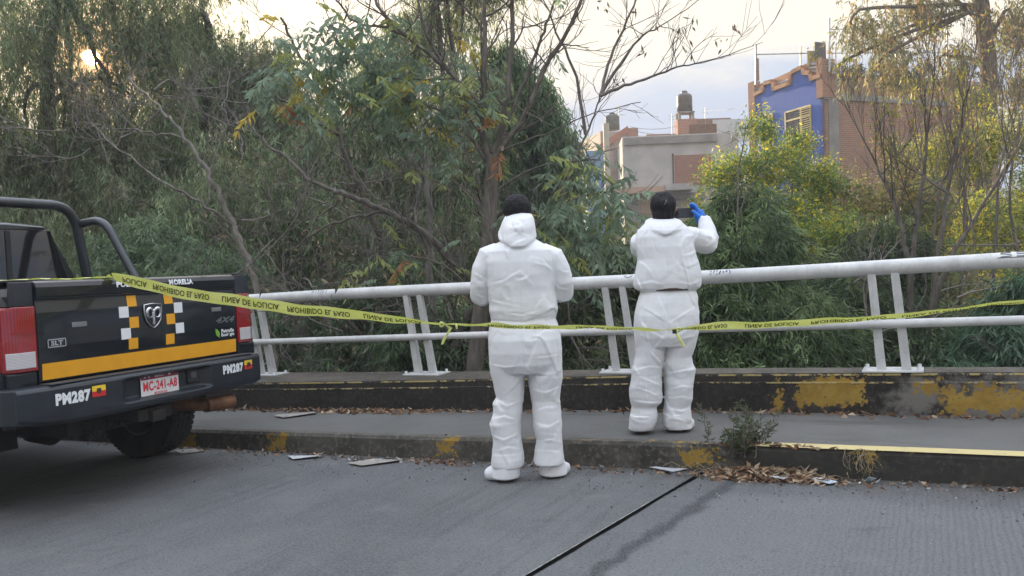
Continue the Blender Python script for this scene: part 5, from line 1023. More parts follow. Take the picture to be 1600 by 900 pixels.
def head(g, c, tilt_fwd=.0, turn=0, neck_to=None):
    """head facing +y; c is the centre of the skull"""
    c = Vector(c); ellip(g, c, .075, .092, .098); ellip(g, c+Vector((0, .03, -.06)), .056, .062, .062); ellip(g, c+Vector((0, .095, -.025)), .014, .020, .024, 8); ellip(g, c+Vector((0, .082, -.070)), .026, .014, .010, 8)
    for s in (-1, 1): ellip(g, c+Vector((s*.078, .0, -.015)), .010, .020, .032, 8); ellip(g, c+Vector((s*.030, .078, .022)), .022, .012, .008, 8)
    if neck_to is not None: g.tube([c+Vector((0, -.01, -.05)), Vector(neck_to)], [.058, .062], 12)
def eyes(c, parent, mw):
    for s in (-1, 1): g = G(); ellip(g, Vector(c)+Vector((s*.031, .080, .004)), .012, .010, .009, 8); g.build('eye', DKS, parent, mw)
# ---------------- person on the road
S1 = 254.2; foot1 = at(815, 750, 5.0); foot1.z = (BM @ Vector((BM.inverted() @ foot1).xy.to_3d())).z
PM1 = Matrix.Translation(foot1)
def X1(px, py): z = (750-py)/S1; return (px-815)/S1+.0325*z, z
def rows1(lst):
    out = []
    for py, l, r, cy, ry in lst:
        x0, z = X1(l, py); x1, _ = X1(r, py); out.append((z, (x0+x1)/2, cy, (x1-x0)/2, ry))
    return out[::-1] if out[0][0] > out[-1][0] else out
p1 = empty('person', PM1); tag(p1, 'person standing on the road in white hooded coverall, short black hair above the hood', 'person')
g = G()
loft_rows(g, rows1([(372, 790, 828, .02, .075), (377, 782, 836, .01, .10), (384, 768, 851, .0, .125), (393, 760, 862, -.005, .145), (410, 758, 866, -.01, .155), (430, 760, 866, -.01, .16), (455, 762, 866, -.005, .16), (475, 765, 870, .0, .165), (484, 764, 871, .0, .165), (492, 767, 869, .0, .160), (500, 769, 867, .0, .152), (510, 766, 872, .0, .158), (530, 764, 876, -.01, .172), (550, 764, 877, -.01, .172), (568, 765, 878, -.005, .160), (582, 768, 878, .0, .14)]))
loft_rows(g, rows1([(545, 765, 821, -.005, .140), (560, 765, 821, -.005, .135), (584, 767, 821, .0, .125), (600, 771, 820, .0, .115), (620, 775, 819, .005, .108), (629, 770, 818, .005, .108), (644, 771, 817, .0, .105), (662, 764, 814, .0, .108), (683, 769, 813, .0, .100), (705, 769, 817, .0, .098), (719, 768, 819, .0, .100), (728, 768, 819, .0, .100)]))
loft_rows(g, rows1([(545, 820, 877, -.005, .140), (560, 820, 877, -.005, .135), (590, 824, 879, .0, .125), (605, 826, 876, .0, .115), (626, 830, 874, .005, .105), (645, 831, 876, .0, .104), (668, 833, 878, .0, .106), (686, 838, 879, .0, .098), (705, 836, 881, .0, .098), (717, 835, 882, .0, .100), (726, 835, 882, .0, .100)]))
PI1_ = PM1.inverted()
def P1(px, py, y): return PI1_ @ at(px, py, foot1.y+y)
# sleeves: upper arm down, forearm forward and inwards
g.tube([P1(778, 394, .0), P1(762, 400, .0), P1(754, 420, -.005), P1(751, 445, .0), P1(751, 462, .03), P1(755, 462, .13), P1(770, 452, .26), P1(782, 448, .31)], [.060, .068, .064, .060, .066, .060, .050, .045], 16)
g.tube([P1(846, 394, .0), P1(866, 402, .0), P1(874, 420, -.005), P1(879, 440, .0), P1(879, 456, .03), P1(872, 458, .13), P1(858, 450, .26), P1(848, 446, .31)], [.060, .068, .064, .062, .068, .060, .050, .045], 16)
# hood: worn loosely with its soft point hanging between the shoulders
hr = [(388, 799, 822, -.095, .05), (382, 786, 832, -.07, .09), (372, 779, 837, -.03, .125), (362, 780, 836, -.005, .135), (352, 783, 835, .0, .132), (345, 785, 834, .01, .125), (338, 789, 831, .02, .115), (333, 796, 825, .03, .095), (330, 804, 818, .035, .05)]
loft_rows(g, rows1(hr), .95, .25)
me, V, N_ = remesh(g, .0058, 4)
Z = lambda py: (750-py)/S1
def F1(*pts): return [X1(*p) for p in pts]
fo = [(F1((765, 404), (763, 436), (764, 474)), -.016, .009), (F1((862, 404), (863, 436), (866, 474)), -.016, .009), (F1((768, 566), (790, 569), (813, 567)), .012, .010), (F1((836, 556), (850, 556), (866, 554)), .010, .008), (F1((822, 584), (828, 560), (838, 536)), .016, .016), (F1((821, 584), (808, 596), (792, 612)), .010, .012), (F1((765, 416), (785, 412), (803, 402), (812, 395)), .0, .01),
      (F1((764, 444), (785, 440), (806, 428), (812, 425)), .012, .012), (F1((812, 424), (822, 436), (832, 446)), .010, .012), (F1((832, 412), (846, 416), (862, 424)), .012, .011), (F1((763, 466), (785, 472), (810, 478)), .008, .010), (F1((780, 486), (815, 492), (850, 484)), .009, .010), (F1((770, 497), (815, 501), (862, 494)), -.012, .008),
      (F1((775, 622), (793, 630), (812, 624)), .013, .010), (F1((768, 652), (788, 646), (806, 652)), .014, .011), (F1((766, 676), (788, 682), (810, 674)), .013, .010), (F1((776, 700), (795, 694), (815, 700)), .009, .009), (F1((834, 607), (852, 611), (872, 604)), .012, .009), (F1((836, 660), (856, 664), (876, 655)), .012, .010), (F1((840, 688), (858, 684), (878, 690)), .009, .009), (F1((838, 640), (852, 634), (868, 636)), .009, .009),
      (F1((814, 500), (815, 540), (818, 575)), -.010, .009), (F1((814, 395), (813, 440), (813, 480)), -.004, .006), (F1((742, 424), (752, 432), (764, 438)), .010, .009), (F1((740, 456), (752, 462), (764, 466)), .010, .008), (F1((864, 440), (872, 452), (890, 456)), .010, .009), (F1((870, 420), (880, 428), (892, 428)), .009, .009),
      (F1((790, 352), (805, 360), (820, 352)), .008, .009), (F1((796, 372), (810, 366), (826, 372)), .009, .009), (F1((784, 380), (800, 390), (818, 389), (832, 381)), -.016, .010)]
d = folds(V, N_, fo)*.27+wrinkle(V, N_, [(Z(640), .14, .008), (Z(700), .10, .009), (Z(450), .10, .006), (Z(490), .05, .008), (Z(560), .07, .003)], .011, 3)
V = V+N_*d[:, None]; V[:, 2] = np.maximum(V[:, 2], .02); coverall1 = finish(me, V, 'coverall', SUIT, p1, PM1)
# shoe covers
def shoe(heel, ankle_w, toe, zc, hgt, parent, mw, seed, side):
    g = G(); h = Vector(heel); t_ = Vector(toe); d_ = (t_-h)
    g.tube([h+d_*.0+Vector((0, 0, .048)), h+d_*.25+Vector((0, 0, .052)), h+d_*.6+Vector((0, 0, .045)), h+d_*.9+Vector((0, 0, .034)), h+d_*1.0+Vector((0, 0, .028))], [.048, .054, .050, .036, .020], 16)
    g.loft([ring((h.x+d_.x*.12*(1-k), h.y+d_.y*.12*(1-k)+.0, z), ankle_w*(1-.10*k), ankle_w*(1.08-.05*k), 20, .9) for k, z in ((0, .02), (.3, hgt*.35), (.7, hgt*.7), (1, hgt))], sm=True)
    me, V, N_ = remesh(g, .006, 5); V = V+N_*(wrinkle(V, N_, [(.09, .06, .014)], .007, seed))[:, None]; V[:, 2] = np.maximum(V[:, 2], .002+.003*fbm(V*30, seed)); return finish(me, V, 'shoe_cover', SUIT, parent, mw)
def XZ1(px, py, y=0): x, _ = X1(px, py); return (x, y, 0)
shoe(XZ1(796, 750, -.01), .082, XZ1(760, 750, .13), 0, .13, p1, PM1, 21, -1) if False else None
shoe(XZ1(795, 750, -.01), .086, (X1(759, 750)[0], .02, 0), 0, .125, p1, PM1, 21, -1)
shoe(XZ1(862, 742, .02), .088, (X1(890, 742)[0], .12, 0), 0, .14, p1, PM1, 22, 1)
# body under the suit with head and hands, one continuous skin
hc1 = P1(808, 331, .075); g = G(); head(g, hc1, neck_to=P1(809, 385, .0))
loft_rows(g, rows1([(380, 780, 838, .0, .08), (400, 768, 856, .0, .11), (450, 772, 856, .0, .11), (500, 776, 858, .0, .11), (550, 776, 866, .0, .12), (575, 778, 866, .0, .10)]))
g.tube([P1(796, 560, 0), P1(797, 640, .0), P1(794, 735, .0)], [.075, .055, .03], 12); g.tube([P1(849, 560, 0), P1(853, 640, .0), P1(860, 735, .0)], [.075, .055, .03], 12)
g.tube([P1(775, 398, 0), P1(752, 440, .0), P1(753, 460, .05), P1(782, 447, .30)], [.045, .038, .036, .026], 10); g.tube([P1(855, 398, 0), P1(878, 440, .0), P1(874, 458, .05), P1(848, 445, .30)], [.045, .038, .036, .026], 10)
for c in (797, 860): g.tube([P1(c, 738, 0), P1(c, 741, .05)], [.03, .025], 10)
hand(g, P1(784, 447, .33), (.55, .75, .1), (.3, -.2, -1) if False else (0, .1, 1), -1, 1.0); hand(g, P1(846, 445, .33), (-.55, .75, .1), (0, .1, 1), 1, 1.0)
me, V, N_ = remesh(g, .0055, 2); finish(me, V, 'body', SKIN, p1, PM1); eyes(hc1, p1, PM1)
g = G(); g2 = G(); hand(g2, P1(784, 447, .33), (.55, .75, .1), (0, .1, 1), -1, 1.0); me, V, N_ = remesh(g2, .0045, 2); finish(me, V+N_*.0022, 'glove', GLOVE, p1, PM1)
g2 = G(); hand(g2, P1(846, 445, .33), (-.55, .75, .1), (0, .1, 1), 1, 1.0); me, V, N_ = remesh(g2, .0045, 2); finish(me, V+N_*.0022, 'glove', GLOVE, p1, PM1)
g = G(); ellip(g, hc1+Vector((0, -.012, .018)), .089, .100, .092); ellip(g, hc1+Vector((0, -.03, -.035)), .080, .075, .07); me, V, N_ = remesh(g, .006, 3)
V = V+N_*((fbm(V*np.array([60, 60, 25.]), 4)-.5)*.016+(fbm(V*160, 8)-.5)*.008)[:, None]; V[:, 1] = np.where(V[:, 1] > hc1.y+.05, hc1.y+.05+(V[:, 1]-hc1.y-.05)*.6, V[:, 1]); finish(me, V, 'hair', HAIR, p1, PM1)
# the notebook this person holds
# ---------------- person on the sidewalk
S2 = 236.8; foot2 = at(1035, 680, 5.38); q_ = BM.inverted() @ foot2; foot2.z = (BM @ Vector((q_.x, q_.y, kerb_h(q_.x)+.004))).z
PM2 = Matrix.Translation(foot2)
def X2(px, py): z = (680-py)/S2; return (px-1035)/S2+.0325*z, z
def rows2(lst):
    out = []
    for py, l, r, cy, ry in lst:
        x0, z = X2(l, py); x1, _ = X2(r, py); out.append((z, (x0+x1)/2, cy, (x1-x0)/2, ry))
    return out[::-1]
PI2_ = PM2.inverted()
def P2(px, py, y): return PI2_ @ at(px, py, foot2.y+y)
p2 = empty('person', PM2); tag(p2, 'person on the sidewalk in white coverall with brown waistband, raising a phone in blue gloves', 'person')
g = G()
loft_rows(g, rows2([(350, 1014, 1056, .0, .075), (356, 1003, 1066, .0, .095), (364, 996, 1074, .0, .12), (376, 992, 1080, -.005, .14), (392, 993, 1083, -.01, .15), (410, 996, 1086, -.01, .155), (425, 993, 1091, -.01, .16), (438, 990, 1095, -.005, .165), (448, 989, 1095, .0, .168), (455, 991, 1094, .0, .160), (459, 998, 1089, .0, .148)]))
loft_rows(g, rows2([(458, 1000, 1086, .0, .140), (463, 1000, 1087, .0, .148), (470, 997, 1089, .0, .158), (482, 994, 1088, -.005, .165), (496, 991, 1090, -.01, .170), (512, 990, 1090, -.01, .170), (530, 991, 1088, -.01, .165), (545, 993, 1084, -.0, .15)]))
loft_rows(g, rows2([(525, 991, 1038, -.005, .14), (545, 994, 1038, .0, .135), (560, 993, 1036, .0, .125), (574, 989, 1035, .0, .12), (582, 986, 1034, .0, .12), (598, 986, 1033, .0, .115), (612, 984, 1034, .0, .115), (624, 983, 1036, .0, .115), (633, 985, 1034, .0, .11), (640, 988, 1026, .0, .095), (650, 987, 1027, .0, .098), (662, 984, 1026, .0, .10), (672, 984, 1022, .0, .095)]))
loft_rows(g, rows2([(525, 1037, 1089, -.005, .14), (545, 1037, 1085, .0, .135), (562, 1037, 1079, .0, .12), (574, 1035, 1081, .0, .12), (583, 1036, 1086, .0, .12), (594, 1038, 1084, .0, .115), (612, 1039, 1082, .0, .115), (629, 1038, 1083, .0, .11), (640, 1038, 1080, .0, .10), (650, 1038, 1080, .0, .10), (662, 1036, 1080, .0, .105), (672, 1036, 1078, .0, .10)]))
# raised right sleeve and left sleeve
g.tube([P2(1058, 374, .0), P2(1078, 372, .02), P2(1097, 378, .10), P2(1104, 381, .16), P2(1107, 370, .20), P2(1104, 354, .24), P2(1101, 341, .27)], [.070, .078, .074, .072, .066, .052, .040], 16)
g.tube([P2(1014, 374, .0), P2(1000, 380, .02), P2(1000, 388, .12), P2(1004, 392, .22), P2(1014, 376, .27), P2(1028, 355, .31), P2(1034, 346, .33)], [.066, .070, .066, .062, .055, .046, .038], 16)
# collar / hood lying on the shoulders
loft_rows(g, rows2([(376, 1026, 1040, -.10, .04), (370, 1014, 1054, -.085, .07), (363, 1006, 1064, -.05, .10), (356, 1005, 1065, -.02, .11), (350, 1008, 1062, .0, .105), (347, 1016, 1054, .01, .08)]), .95, .2)
me, V, N_ = remesh(g, .0058, 4); Z2 = lambda py: (680-py)/S2
def F2(*pts): return [X2(*p) for p in pts]
fo = [(F2((1034, 482), (1036, 520), (1037, 558)), -.014, .008), (F2((1036, 508), (1010, 490), (1000, 484)), .010, .010), (F2((1037, 508), (1060, 494), (1078, 486)), .010, .010), (F2((1020, 460), (1026, 480), (1036, 506)), .008, .009), (F2((1000, 516), (1018, 524), (1034, 534)), .010, .010), (F2((1040, 532), (1062, 520), (1082, 514)), .010, .010), (F2((1038, 540), (1056, 532), (1080, 528)), .007, .008),
      (F2((988, 580), (1010, 574), (1032, 578)), .012, .009), (F2((996, 590), (1015, 598), (1030, 606)), .012, .009), (F2((986, 627), (1010, 630), (1034, 632)), .014, .009), (F2((990, 606), (1008, 612), (1028, 622)), .009, .009), (F2((1040, 586), (1062, 582), (1084, 580)), .013, .009), (F2((1040, 612), (1060, 606), (1080, 608)), .010, .009), (F2((1040, 641), (1060, 645), (1080, 640)), .013, .009), (F2((1042, 626), (1060, 622), (1078, 628)), .008, .008),
      (F2((1014, 366), (1032, 376), (1046, 370), (1058, 360)), -.014, .009), (F2((992, 410), (1004, 420), (1014, 436)), .010, .011), (F2((1060, 406), (1072, 404), (1084, 398)), .010, .010), (F2((992, 448), (1012, 444), (1030, 450)), .009, .010), (F2((1050, 446), (1070, 450), (1090, 444)), .009, .010), (F2((1046, 412), (1054, 424), (1066, 430)), .009, .012), (F2((1088, 388), (1104, 392), (1118, 384)), .010, .009), (F2((1084, 372), (1096, 364), (1108, 366)), .008, .009), (F2((1034, 380), (1034, 420), (1034, 446)), -.003, .006)]
d = folds(V, N_, fo)*.27+wrinkle(V, N_, [(Z2(605), .13, .008), (Z2(650), .07, .008), (Z2(440), .06, .007), (Z2(380), .06, .005), (Z2(520), .08, .004)], .011, 13)
V = V+N_*d[:, None]; V[:, 2] = np.maximum(V[:, 2], .015); finish(me, V, 'coverall', SUIT, p2, PM2)
(bx0, bz), (bx1, _) = X2(1000, 458.5), X2(1087, 458.5); bc, br2 = (bx0+bx1)/2, (bx1-bx0)/2
g = G(); n_ = 48; rr_ = []
for k, (dr, dz) in enumerate(((.006, -.010), (.010, -.006), (.010, .008), (.006, .012))): rr_.append([(bc+(br2+dr+.004)*math.cos(a)*1.0, (.152+dr)*math.sin(a), bz+dz+.010*math.cos(2*a)*.5+.012*abs(math.sin(a))) for a in np.linspace(0, 2*math.pi, n_, endpoint=False)])
g.loft(rr_, caps=False, sm=True); g.build('belt', BELT, p2, PM2)
shoe((X2(1003, 680)[0], -.02, 0), .084, (X2(998, 680)[0], .16, 0), 0, .12, p2, PM2, 23, -1); shoe((X2(1057, 680)[0], -.01, 0), .092, (X2(1086, 680)[0], .08, 0), 0, .125, p2, PM2, 24, 1)
hc2 = P2(1037, 324, .05); g = G(); head(g, hc2, neck_to=P2(1035, 362, .0))
loft_rows(g, rows2([(362, 1005, 1064, .0, .07), (380, 1002, 1072, .0, .10), (420, 1004, 1076, .0, .11), (460, 1008, 1080, .0, .10), (500, 1002, 1080, .0, .12), (535, 1004, 1076, .0, .11)]))
g.tube([P2(1015, 530, 0), P2(1011, 600, .0), P2(1004, 672, .0)], [.07, .05, .03], 12); g.tube([P2(1060, 530, 0), P2(1060, 600, .0), P2(1057, 672, .0)], [.07, .05, .03], 12)
g.tube([P2(1060, 374, 0), P2(1097, 378, .10), P2(1104, 378, .17), P2(1100, 340, .27)], [.045, .042, .038, .024], 10); g.tube([P2(1012, 374, 0), P2(1001, 388, .12), P2(1006, 390, .22), P2(1034, 346, .33)], [.045, .042, .036, .024], 10)
for c in (1004, 1057): g.tube([P2(c, 668, 0), P2(c, 670, .04)], [.03, .025], 10)
# hands around the phone: right hand at its right end, left hand hidden behind the head
# right hand: palm faces left towards the phone, fingers over its far side, thumb on the near side
hr_args = (P2(1096, 348, .30), (-.18, .22, 1.0), (-1.0, .25, -.1), 1, .80); hl_args = (P2(1036, 347, .335), (.05, .10, 1.0), (1.0, .05, .0), -1, .75)
hand(g, *hr_args); hand(g, *hl_args); me, V, N_ = remesh(g, .0055, 2); finish(me, V, 'body', SKIN, p2, PM2); eyes(hc2, p2, PM2)
for args in (hr_args, hl_args): g2 = G(); hand(g2, *args); me, V, N_ = remesh(g2, .0042, 2); finish(me, V+N_*.0024, 'glove', GLOVE, p2, PM2)
g = G(); ellip(g, hc2+Vector((-.006, -.018, .012)), .086, .098, .094); ellip(g, hc2+Vector((-.010, -.040, -.05)), .074, .060, .070); ellip(g, hc2+Vector((-.014, -.105, .010)), .036, .030, .042, 8); ellip(g, hc2+Vector((-.02, -.085, -.045)), .030, .026, .050, 8); me, V, N_ = remesh(g, .0055, 3)
V = V+N_*((fbm(V*np.array([70, 70, 14.]), 4)-.5)*.014)[:, None]; V[:, 1] = np.where(V[:, 1] > hc2.y+.045, hc2.y+.045+(V[:, 1]-hc2.y-.045)*.5, V[:, 1]); hair2 = finish(me, V, 'hair', HAIR, p2, PM2)
g = G()
for k in range(26):
    a0 = rng.random()*2*math.pi; st = hc2+Vector((.06*math.cos(a0)+.01, -.03+.03*math.sin(a0), -.04+.02*rng.random())); 
    if k > 12: st = hc2+Vector((.068+.01*rng.random(), -.01+.03*rng.random(), .01*rng.normal()))
    g.tube([st, st+Vector((.012, -.01, -.04+.01*rng.normal())), st+Vector((.014+.012*rng.normal(), -.012, -.085+.02*rng.normal()))], [.0022, .0016, .0008], 4)
g.build('loose_strands', HAIR, p2, PM2)
g = G(); c_ = hc2+Vector((-.012, -.128, .020)); g.tube([c_+Vector((-.008, 0, -.014)), c_+Vector((0, -.008, 0)), c_+Vector((.006, 0, .016))], .0022, 6); g.build('hair_clip', GREYB, p2, PM2)
# phone held in both hands
ph = empty('smartphone', PM2); tag(ph, 'dark grey smartphone held up sideways by the person on the sidewalk', 'phone')
a, b = P2(1043, 334, .365), P2(1086, 332, .345); ux = (b-a).normalized(); uy = Vector((0, 1, 0)); uy = (uy-ux*uy.dot(ux)).normalized(); uz = ux.cross(uy); PHM = PM2 @ frame((a+b)/2, ux, uy, uz)
ph.matrix_world = PHM
g = G(); g.box(-.085, .085, -.004, .004, -.036, .036); g.build('phone_body', simple('phone_case', (.06, .065, .075), .35, coat=.3), ph, PHM, .003)
g = G(); g.box(-.079, .079, -.0046, -.0041, -.034, .034); g.build('screen', simple('phone_screen', (.05, .055, .065), .12), ph, PHM)
g = G(); g.lathe([(0, .0), (.008, .0), (.008, .002), (0, .002)], Matrix.Translation((-.06, .0062, .02)) @ Matrix.Rotation(R(90), 4, 'X'), 12); g.build('camera_lens', DKS, ph, PHM)
# ============================================================ barrier tape
TY = MB('yellow_tape_film'); tn = TY.noise(12, 4, .6); TY.col(TY.mix(tn, (.66, .69, .22), (.78, .80, .34))); TY.rough(.35)
tt_ = TY.n('ShaderNodeBsdfTranslucent'); tt_.inputs[0].default_value = (.7, .75, .12, 1); mx_ = TY.n('ShaderNodeMixShader'); mx_.inputs[0].default_value = .3; TY.l(TY.b.outputs[0], mx_.inputs[1]); TY.l(tt_.outputs[0], mx_.inputs[2]); TY.l(mx_.outputs[0], TY.t.nodes['Material Output'].inputs[0]); TY = TY.m
INK = simple('black_ink', (.02, .02, .018), .6)
tape = empty('barrier_tape', Matrix.Translation(at(690, 507, 4.65))); tag(tape, 'yellow police barrier tape stretched from the truck past both people', 'barrier tape')
def ribbon(name, nodes, texts):
    """nodes: (point, half width, tilt in degrees); texts: (word, s0, s1)"""
    P = [n_[0] for n_ in nodes]; d = [0]
    for i in range(1, len(P)): d.append(d[-1]+(P[i]-P[i-1]).length)
    tot = d[-1]; d = [x/tot for x in d]
    def ev(s, t):
        p = Vector([np.interp(s, d, [q[k] for q in P]) for k in range(3)]); hw = np.interp(s, d, [n_[1] for n_ in nodes]); ti = R(np.interp(s, d, [n_[2] for n_ in nodes]))
        i = min(max(int(np.searchsorted(d, s))-1, 0), len(P)-2); T_ = (P[i+1]-P[i]).normalized(); up = Vector((0, 0, 1)); up = (up-T_*up.dot(T_)).normalized(); bk = T_.cross(up).normalized()
        w_ = up*math.cos(ti)+bk*math.sin(ti); nrm = T_.cross(w_).normalized()
        if nrm.y > 0: nrm = -nrm
        wave = .0035*math.sin(s*tot*9)+.002*math.sin(s*tot*23+1); return p+w_*(hw*t)+Vector((0, 0, wave)), nrm
    n_ = 160; g = G(); rows = [[ev(s, t)[0]+ev(s, t)[1]*(.004*math.sin(t*2+s*40)) for t in np.linspace(-1, 1, 5)] for s in np.linspace(0, 1, n_)]
    g.loft(rows, caps=False, closed=False, sm=True); o = g.build(name, TY, tape)
    for wd, s0, s1 in texts:
        def fn(a, b, s0=s0, s1=s1):
            s = s0+(s1-s0)*a; p, nn__ = ev(s, .50-1.0*b); return p+nn__*.0055   # letters run upside down as in the photo
        put_text(wd, 'lettering', INK, fn, o, None, .018, 0)
    return o
def pxs(x0, x1, xs): return [(w, (a-x0)/(x1-x0), (b-x0)/(x1-x0)) for w, a, b in xs]
tz = TM @ Vector((-.275, -.035, 1.392)); L_, P_ = 'LINEA DE POLICIA', 'PROHIBIDO EL PASO'
# back over the tailgate into the truck bed and across to its left side
ribbon('tape_strip', [(TM @ Vector((-.80, .42, 1.400)), .006, 80), (TM @ Vector((-.5, .2, 1.398)), .008, 85), (TM @ Vector((-.275, .02, 1.394)), .020, 85), (tz, .030, 60)], [])
K1 = at(690, 507, 4.65); K2 = at(1060, 515, 4.78)
def dd(px, py, Y): return at(px, py, Y)
# depth runs evenly in 1/Y along a straight line
def lin(pxa, pya, Ya, pxb, pyb, Yb, t): 
    a, b = at(pxa, pya, Ya), at(pxb, pyb, Yb); return a.lerp(b, t)
A0 = tz; pts = [(A0, .030, 30), (A0.lerp(K1, .06)+Vector((0, 0, -.012)), .036, 18), (A0.lerp(K1, .14)+Vector((0, 0, -.026)), .037, 12), (A0.lerp(K1, .25)+Vector((0, 0, -.036)), .037, 12), (A0.lerp(K1, .42)+Vector((0, 0, -.040)), .037, 15), (A0.lerp(K1, .62)+Vector((0, 0, -.030)), .036, 22), (A0.lerp(K1, .8)+Vector((0, 0, -.015)), .033, 36), (A0.lerp(K1, .93), .024, 50), (K1, .008, 60)]
ribbon('tape_strip', pts, [('POLICIA', .035, .115), (P_, .135, .315), (L_, .355, .53), (P_, .555, .74), (L_, .78, .945)])
ribbon('tape_strip', [(K1, .008, 60), (K1.lerp(K2, .08), .006, 50), (K1.lerp(K2, .13), .012, 50), (K1.lerp(K2, .22)+Vector((0, 0, -.0)), .017, 35), (K1.lerp(K2, .5), .016, 40), (K1.lerp(K2, .8), .014, 45), (K1.lerp(K2, .92), .010, 55), (K2, .010, 60)], [(P_, .19, .45), (L_, .56, .80)])
K3 = at(1600, 470, 4.35); K4 = K3+(K3-K2)*.8+Vector((0, 0, .05))
ribbon('tape_strip', [(K2, .010, 55), (K2.lerp(K3, .06), .020, 30), (K2.lerp(K3, .12), .024, 20), (K2.lerp(K3, .5)+Vector((0, 0, -.028)), .020, 35), (K2.lerp(K3, .8)+Vector((0, 0, -.018)), .015, 50), (K3, .013, 50), (K4, .03, 20)], [(P_, .0, .085), (L_, .115, .205), (P_, .225, .345), (L_, .37, .485), (P_, .50, .60)])
# knots with loose ends
g = G(); g.tube([K1+Vector((.0, 0, .0))+Vector((.010*math.cos(t_), -.006, .012*math.sin(t_))) for t_ in np.linspace(0, 7, 12)], .006, 6); g.build('knot', TY, tape)
g = G(); g.tube([K2+Vector((.010*math.cos(t_), -.006, .010*math.sin(t_))) for t_ in np.linspace(0, 7, 12)], .006, 6); g.build('knot', TY, tape)
def flap(pts, w):
    g = G(); rows = []
    for i, (p, ww) in enumerate(pts): p = Vector(p); rows.append([p-Vector((ww, .004*math.sin(i*2), .1*ww)), p+Vector((0, -.008, 0)), p+Vector((ww, .004, .1*ww))])
    g.loft(rows, caps=False, closed=False, sm=True); return g.build('loose_end', TY, tape)
flap([(K1+Vector((.012, -.01, .006)), .006), (at(704, 513, 4.64), .009), (at(699, 522, 4.62), .007), (at(694, 530, 4.63), .010), (at(691, 538, 4.63), .006)], 0); flap([(K1+Vector((.02, -.012, 0)), .005), (at(712, 506, 4.62), .008), (at(714, 514, 4.62), .004)], 0)
flap([(K2+Vector((0, -.012, 0)), .006), (at(1056, 520, 4.76), .009), (at(1062, 530, 4.75), .010), (at(1069, 541, 4.75), .008)], 0)
g = G(); g.box(-.012, .012, -.003, .003, -.012, .012, Matrix.Translation(at(1054, 518, 4.745))); g.build('ink_mark', INK, tape)
# ============================================================ litter, dry leaves, weeds
def litter(name, areas, n, label, cols, L=.05, Wd=.022, pile=0):
    Ps, Us = [], []
    for u, v, su, sv, h, w_ in areas:
        k = int(n*w_); uu_ = u+rng.normal(size=k)*su; vv_ = v+rng.normal(size=k)*sv; r_ = np.hypot((uu_-u)/su, (vv_-v)/max(sv, .01)); Ps += [(a, b, h(a, b)+rng.random()*pile*math.exp(-c*c/1.6)+.004) for a, b, c in zip(uu_, vv_, r_)]
    P = np.array([tuple(BM @ Vector(p)) for p in Ps]); D = rng.normal(size=P.shape); D[:, 2] = np.abs(D[:, 2])*.12; D = norm(D)
    V, Fq, c = leaves(P, D, L*(.4+rng.random(len(P))), Wd*(.5+rng.random(len(P))), palette(len(P), cols, [1]*len(cols), .3), .35); o = link(name, mesh_np(name, V, Fq, False, c), M_DRY); return tag(o, label, kind='stuff')
DC = [(.22, .12, .07), (.30, .19, .11), (.16, .09, .055), (.36, .28, .19), (.12, .085, .06)]
sh_ = lambda a, b: kerb_h(a)+.004 if b > kerb_v(a)+.01 else 0.0
litter('dry_leaves', [(u, par_v(u)-.05, .25, .035, sh_, w*.7) for u, w in zip(np.linspace(-6.2, 3, 24), [.03, .05, .08, .14, .14, .06, .05]+[.03]*17)]+[(-4.45, par_v(-4.45)-.08, .30, .06, sh_, .25)], 1500, 'dry brown leaves gathered along the foot of the parapet', DC, .055, .026)
litter('dry_leaves', [(u, kerb_v(u)-.07, .25, .05, lambda a, b: 0 if b < kerb_v(a) else -.05, .045) for u in np.linspace(-6.2, 4, 26)]+[(-3.1, kerb_v(-3.1)-.08, .12, .04, sh_, .12)], 800, 'scattered dry leaves and grit in the gutter below the kerb', DC+[(.28, .27, .25)], .04, .018)
litter('leaf_pile', [(-.98, 4.83, .13, .055, lambda a, b: 0 if b < kerb_v(a) else kerb_h(a), .55), (-.80, 4.84, .16, .05, lambda a, b: 0 if b < kerb_v(a) else kerb_h(a), .45)], 1100, 'pile of curled brown leaves against the kerb under the weed', DC+[(.40, .30, .2)], .052, .019, pile=.06)
g = Wood()
for _ in range(34):
    u, v = -.95+rng.normal()*.22, 4.80+rng.normal()*.05; a = rng.random()*6.28; z = .01+rng.random()*.05; l_ = .06+rng.random()*.12
    g.tube([tuple(BM @ Vector((u, v, z))), tuple(BM @ Vector((u+math.cos(a)*l_*.5, v+math.sin(a)*.3*l_, z+.02))), tuple(BM @ Vector((u+math.cos(a)*l_, v+math.sin(a)*.4*l_, max(.004, z-.01))))], .0013, 4)
tag(g.build('dry_stalks', simple('straw', (.34, .26, .17), .9)), 'loose dry stalks lying in the leaf pile by the kerb', kind='stuff')
# pale grit
P = []
for _ in range(1500):
    u = rng.uniform(-5, 3.5); v = kerb_v(u)-abs(rng.normal())*.35-.02; P.append(tuple(BM @ Vector((u, v, .002))))
P = np.array(P); D = norm(rng.normal(size=P.shape)*[1, 1, .5]); V, Fq, c = leaves(P, D, .006+rng.random(len(P))*.012, .009, palette(len(P), [(.30, .29, .27), (.16, .15, .14), (.05, .05, .05)], [2, 2, 1]), .5); tag(link('grit', mesh_np('grit', V, Fq, False, c), M_DRY), 'small stones and grit on the road near the kerb', kind='stuff')
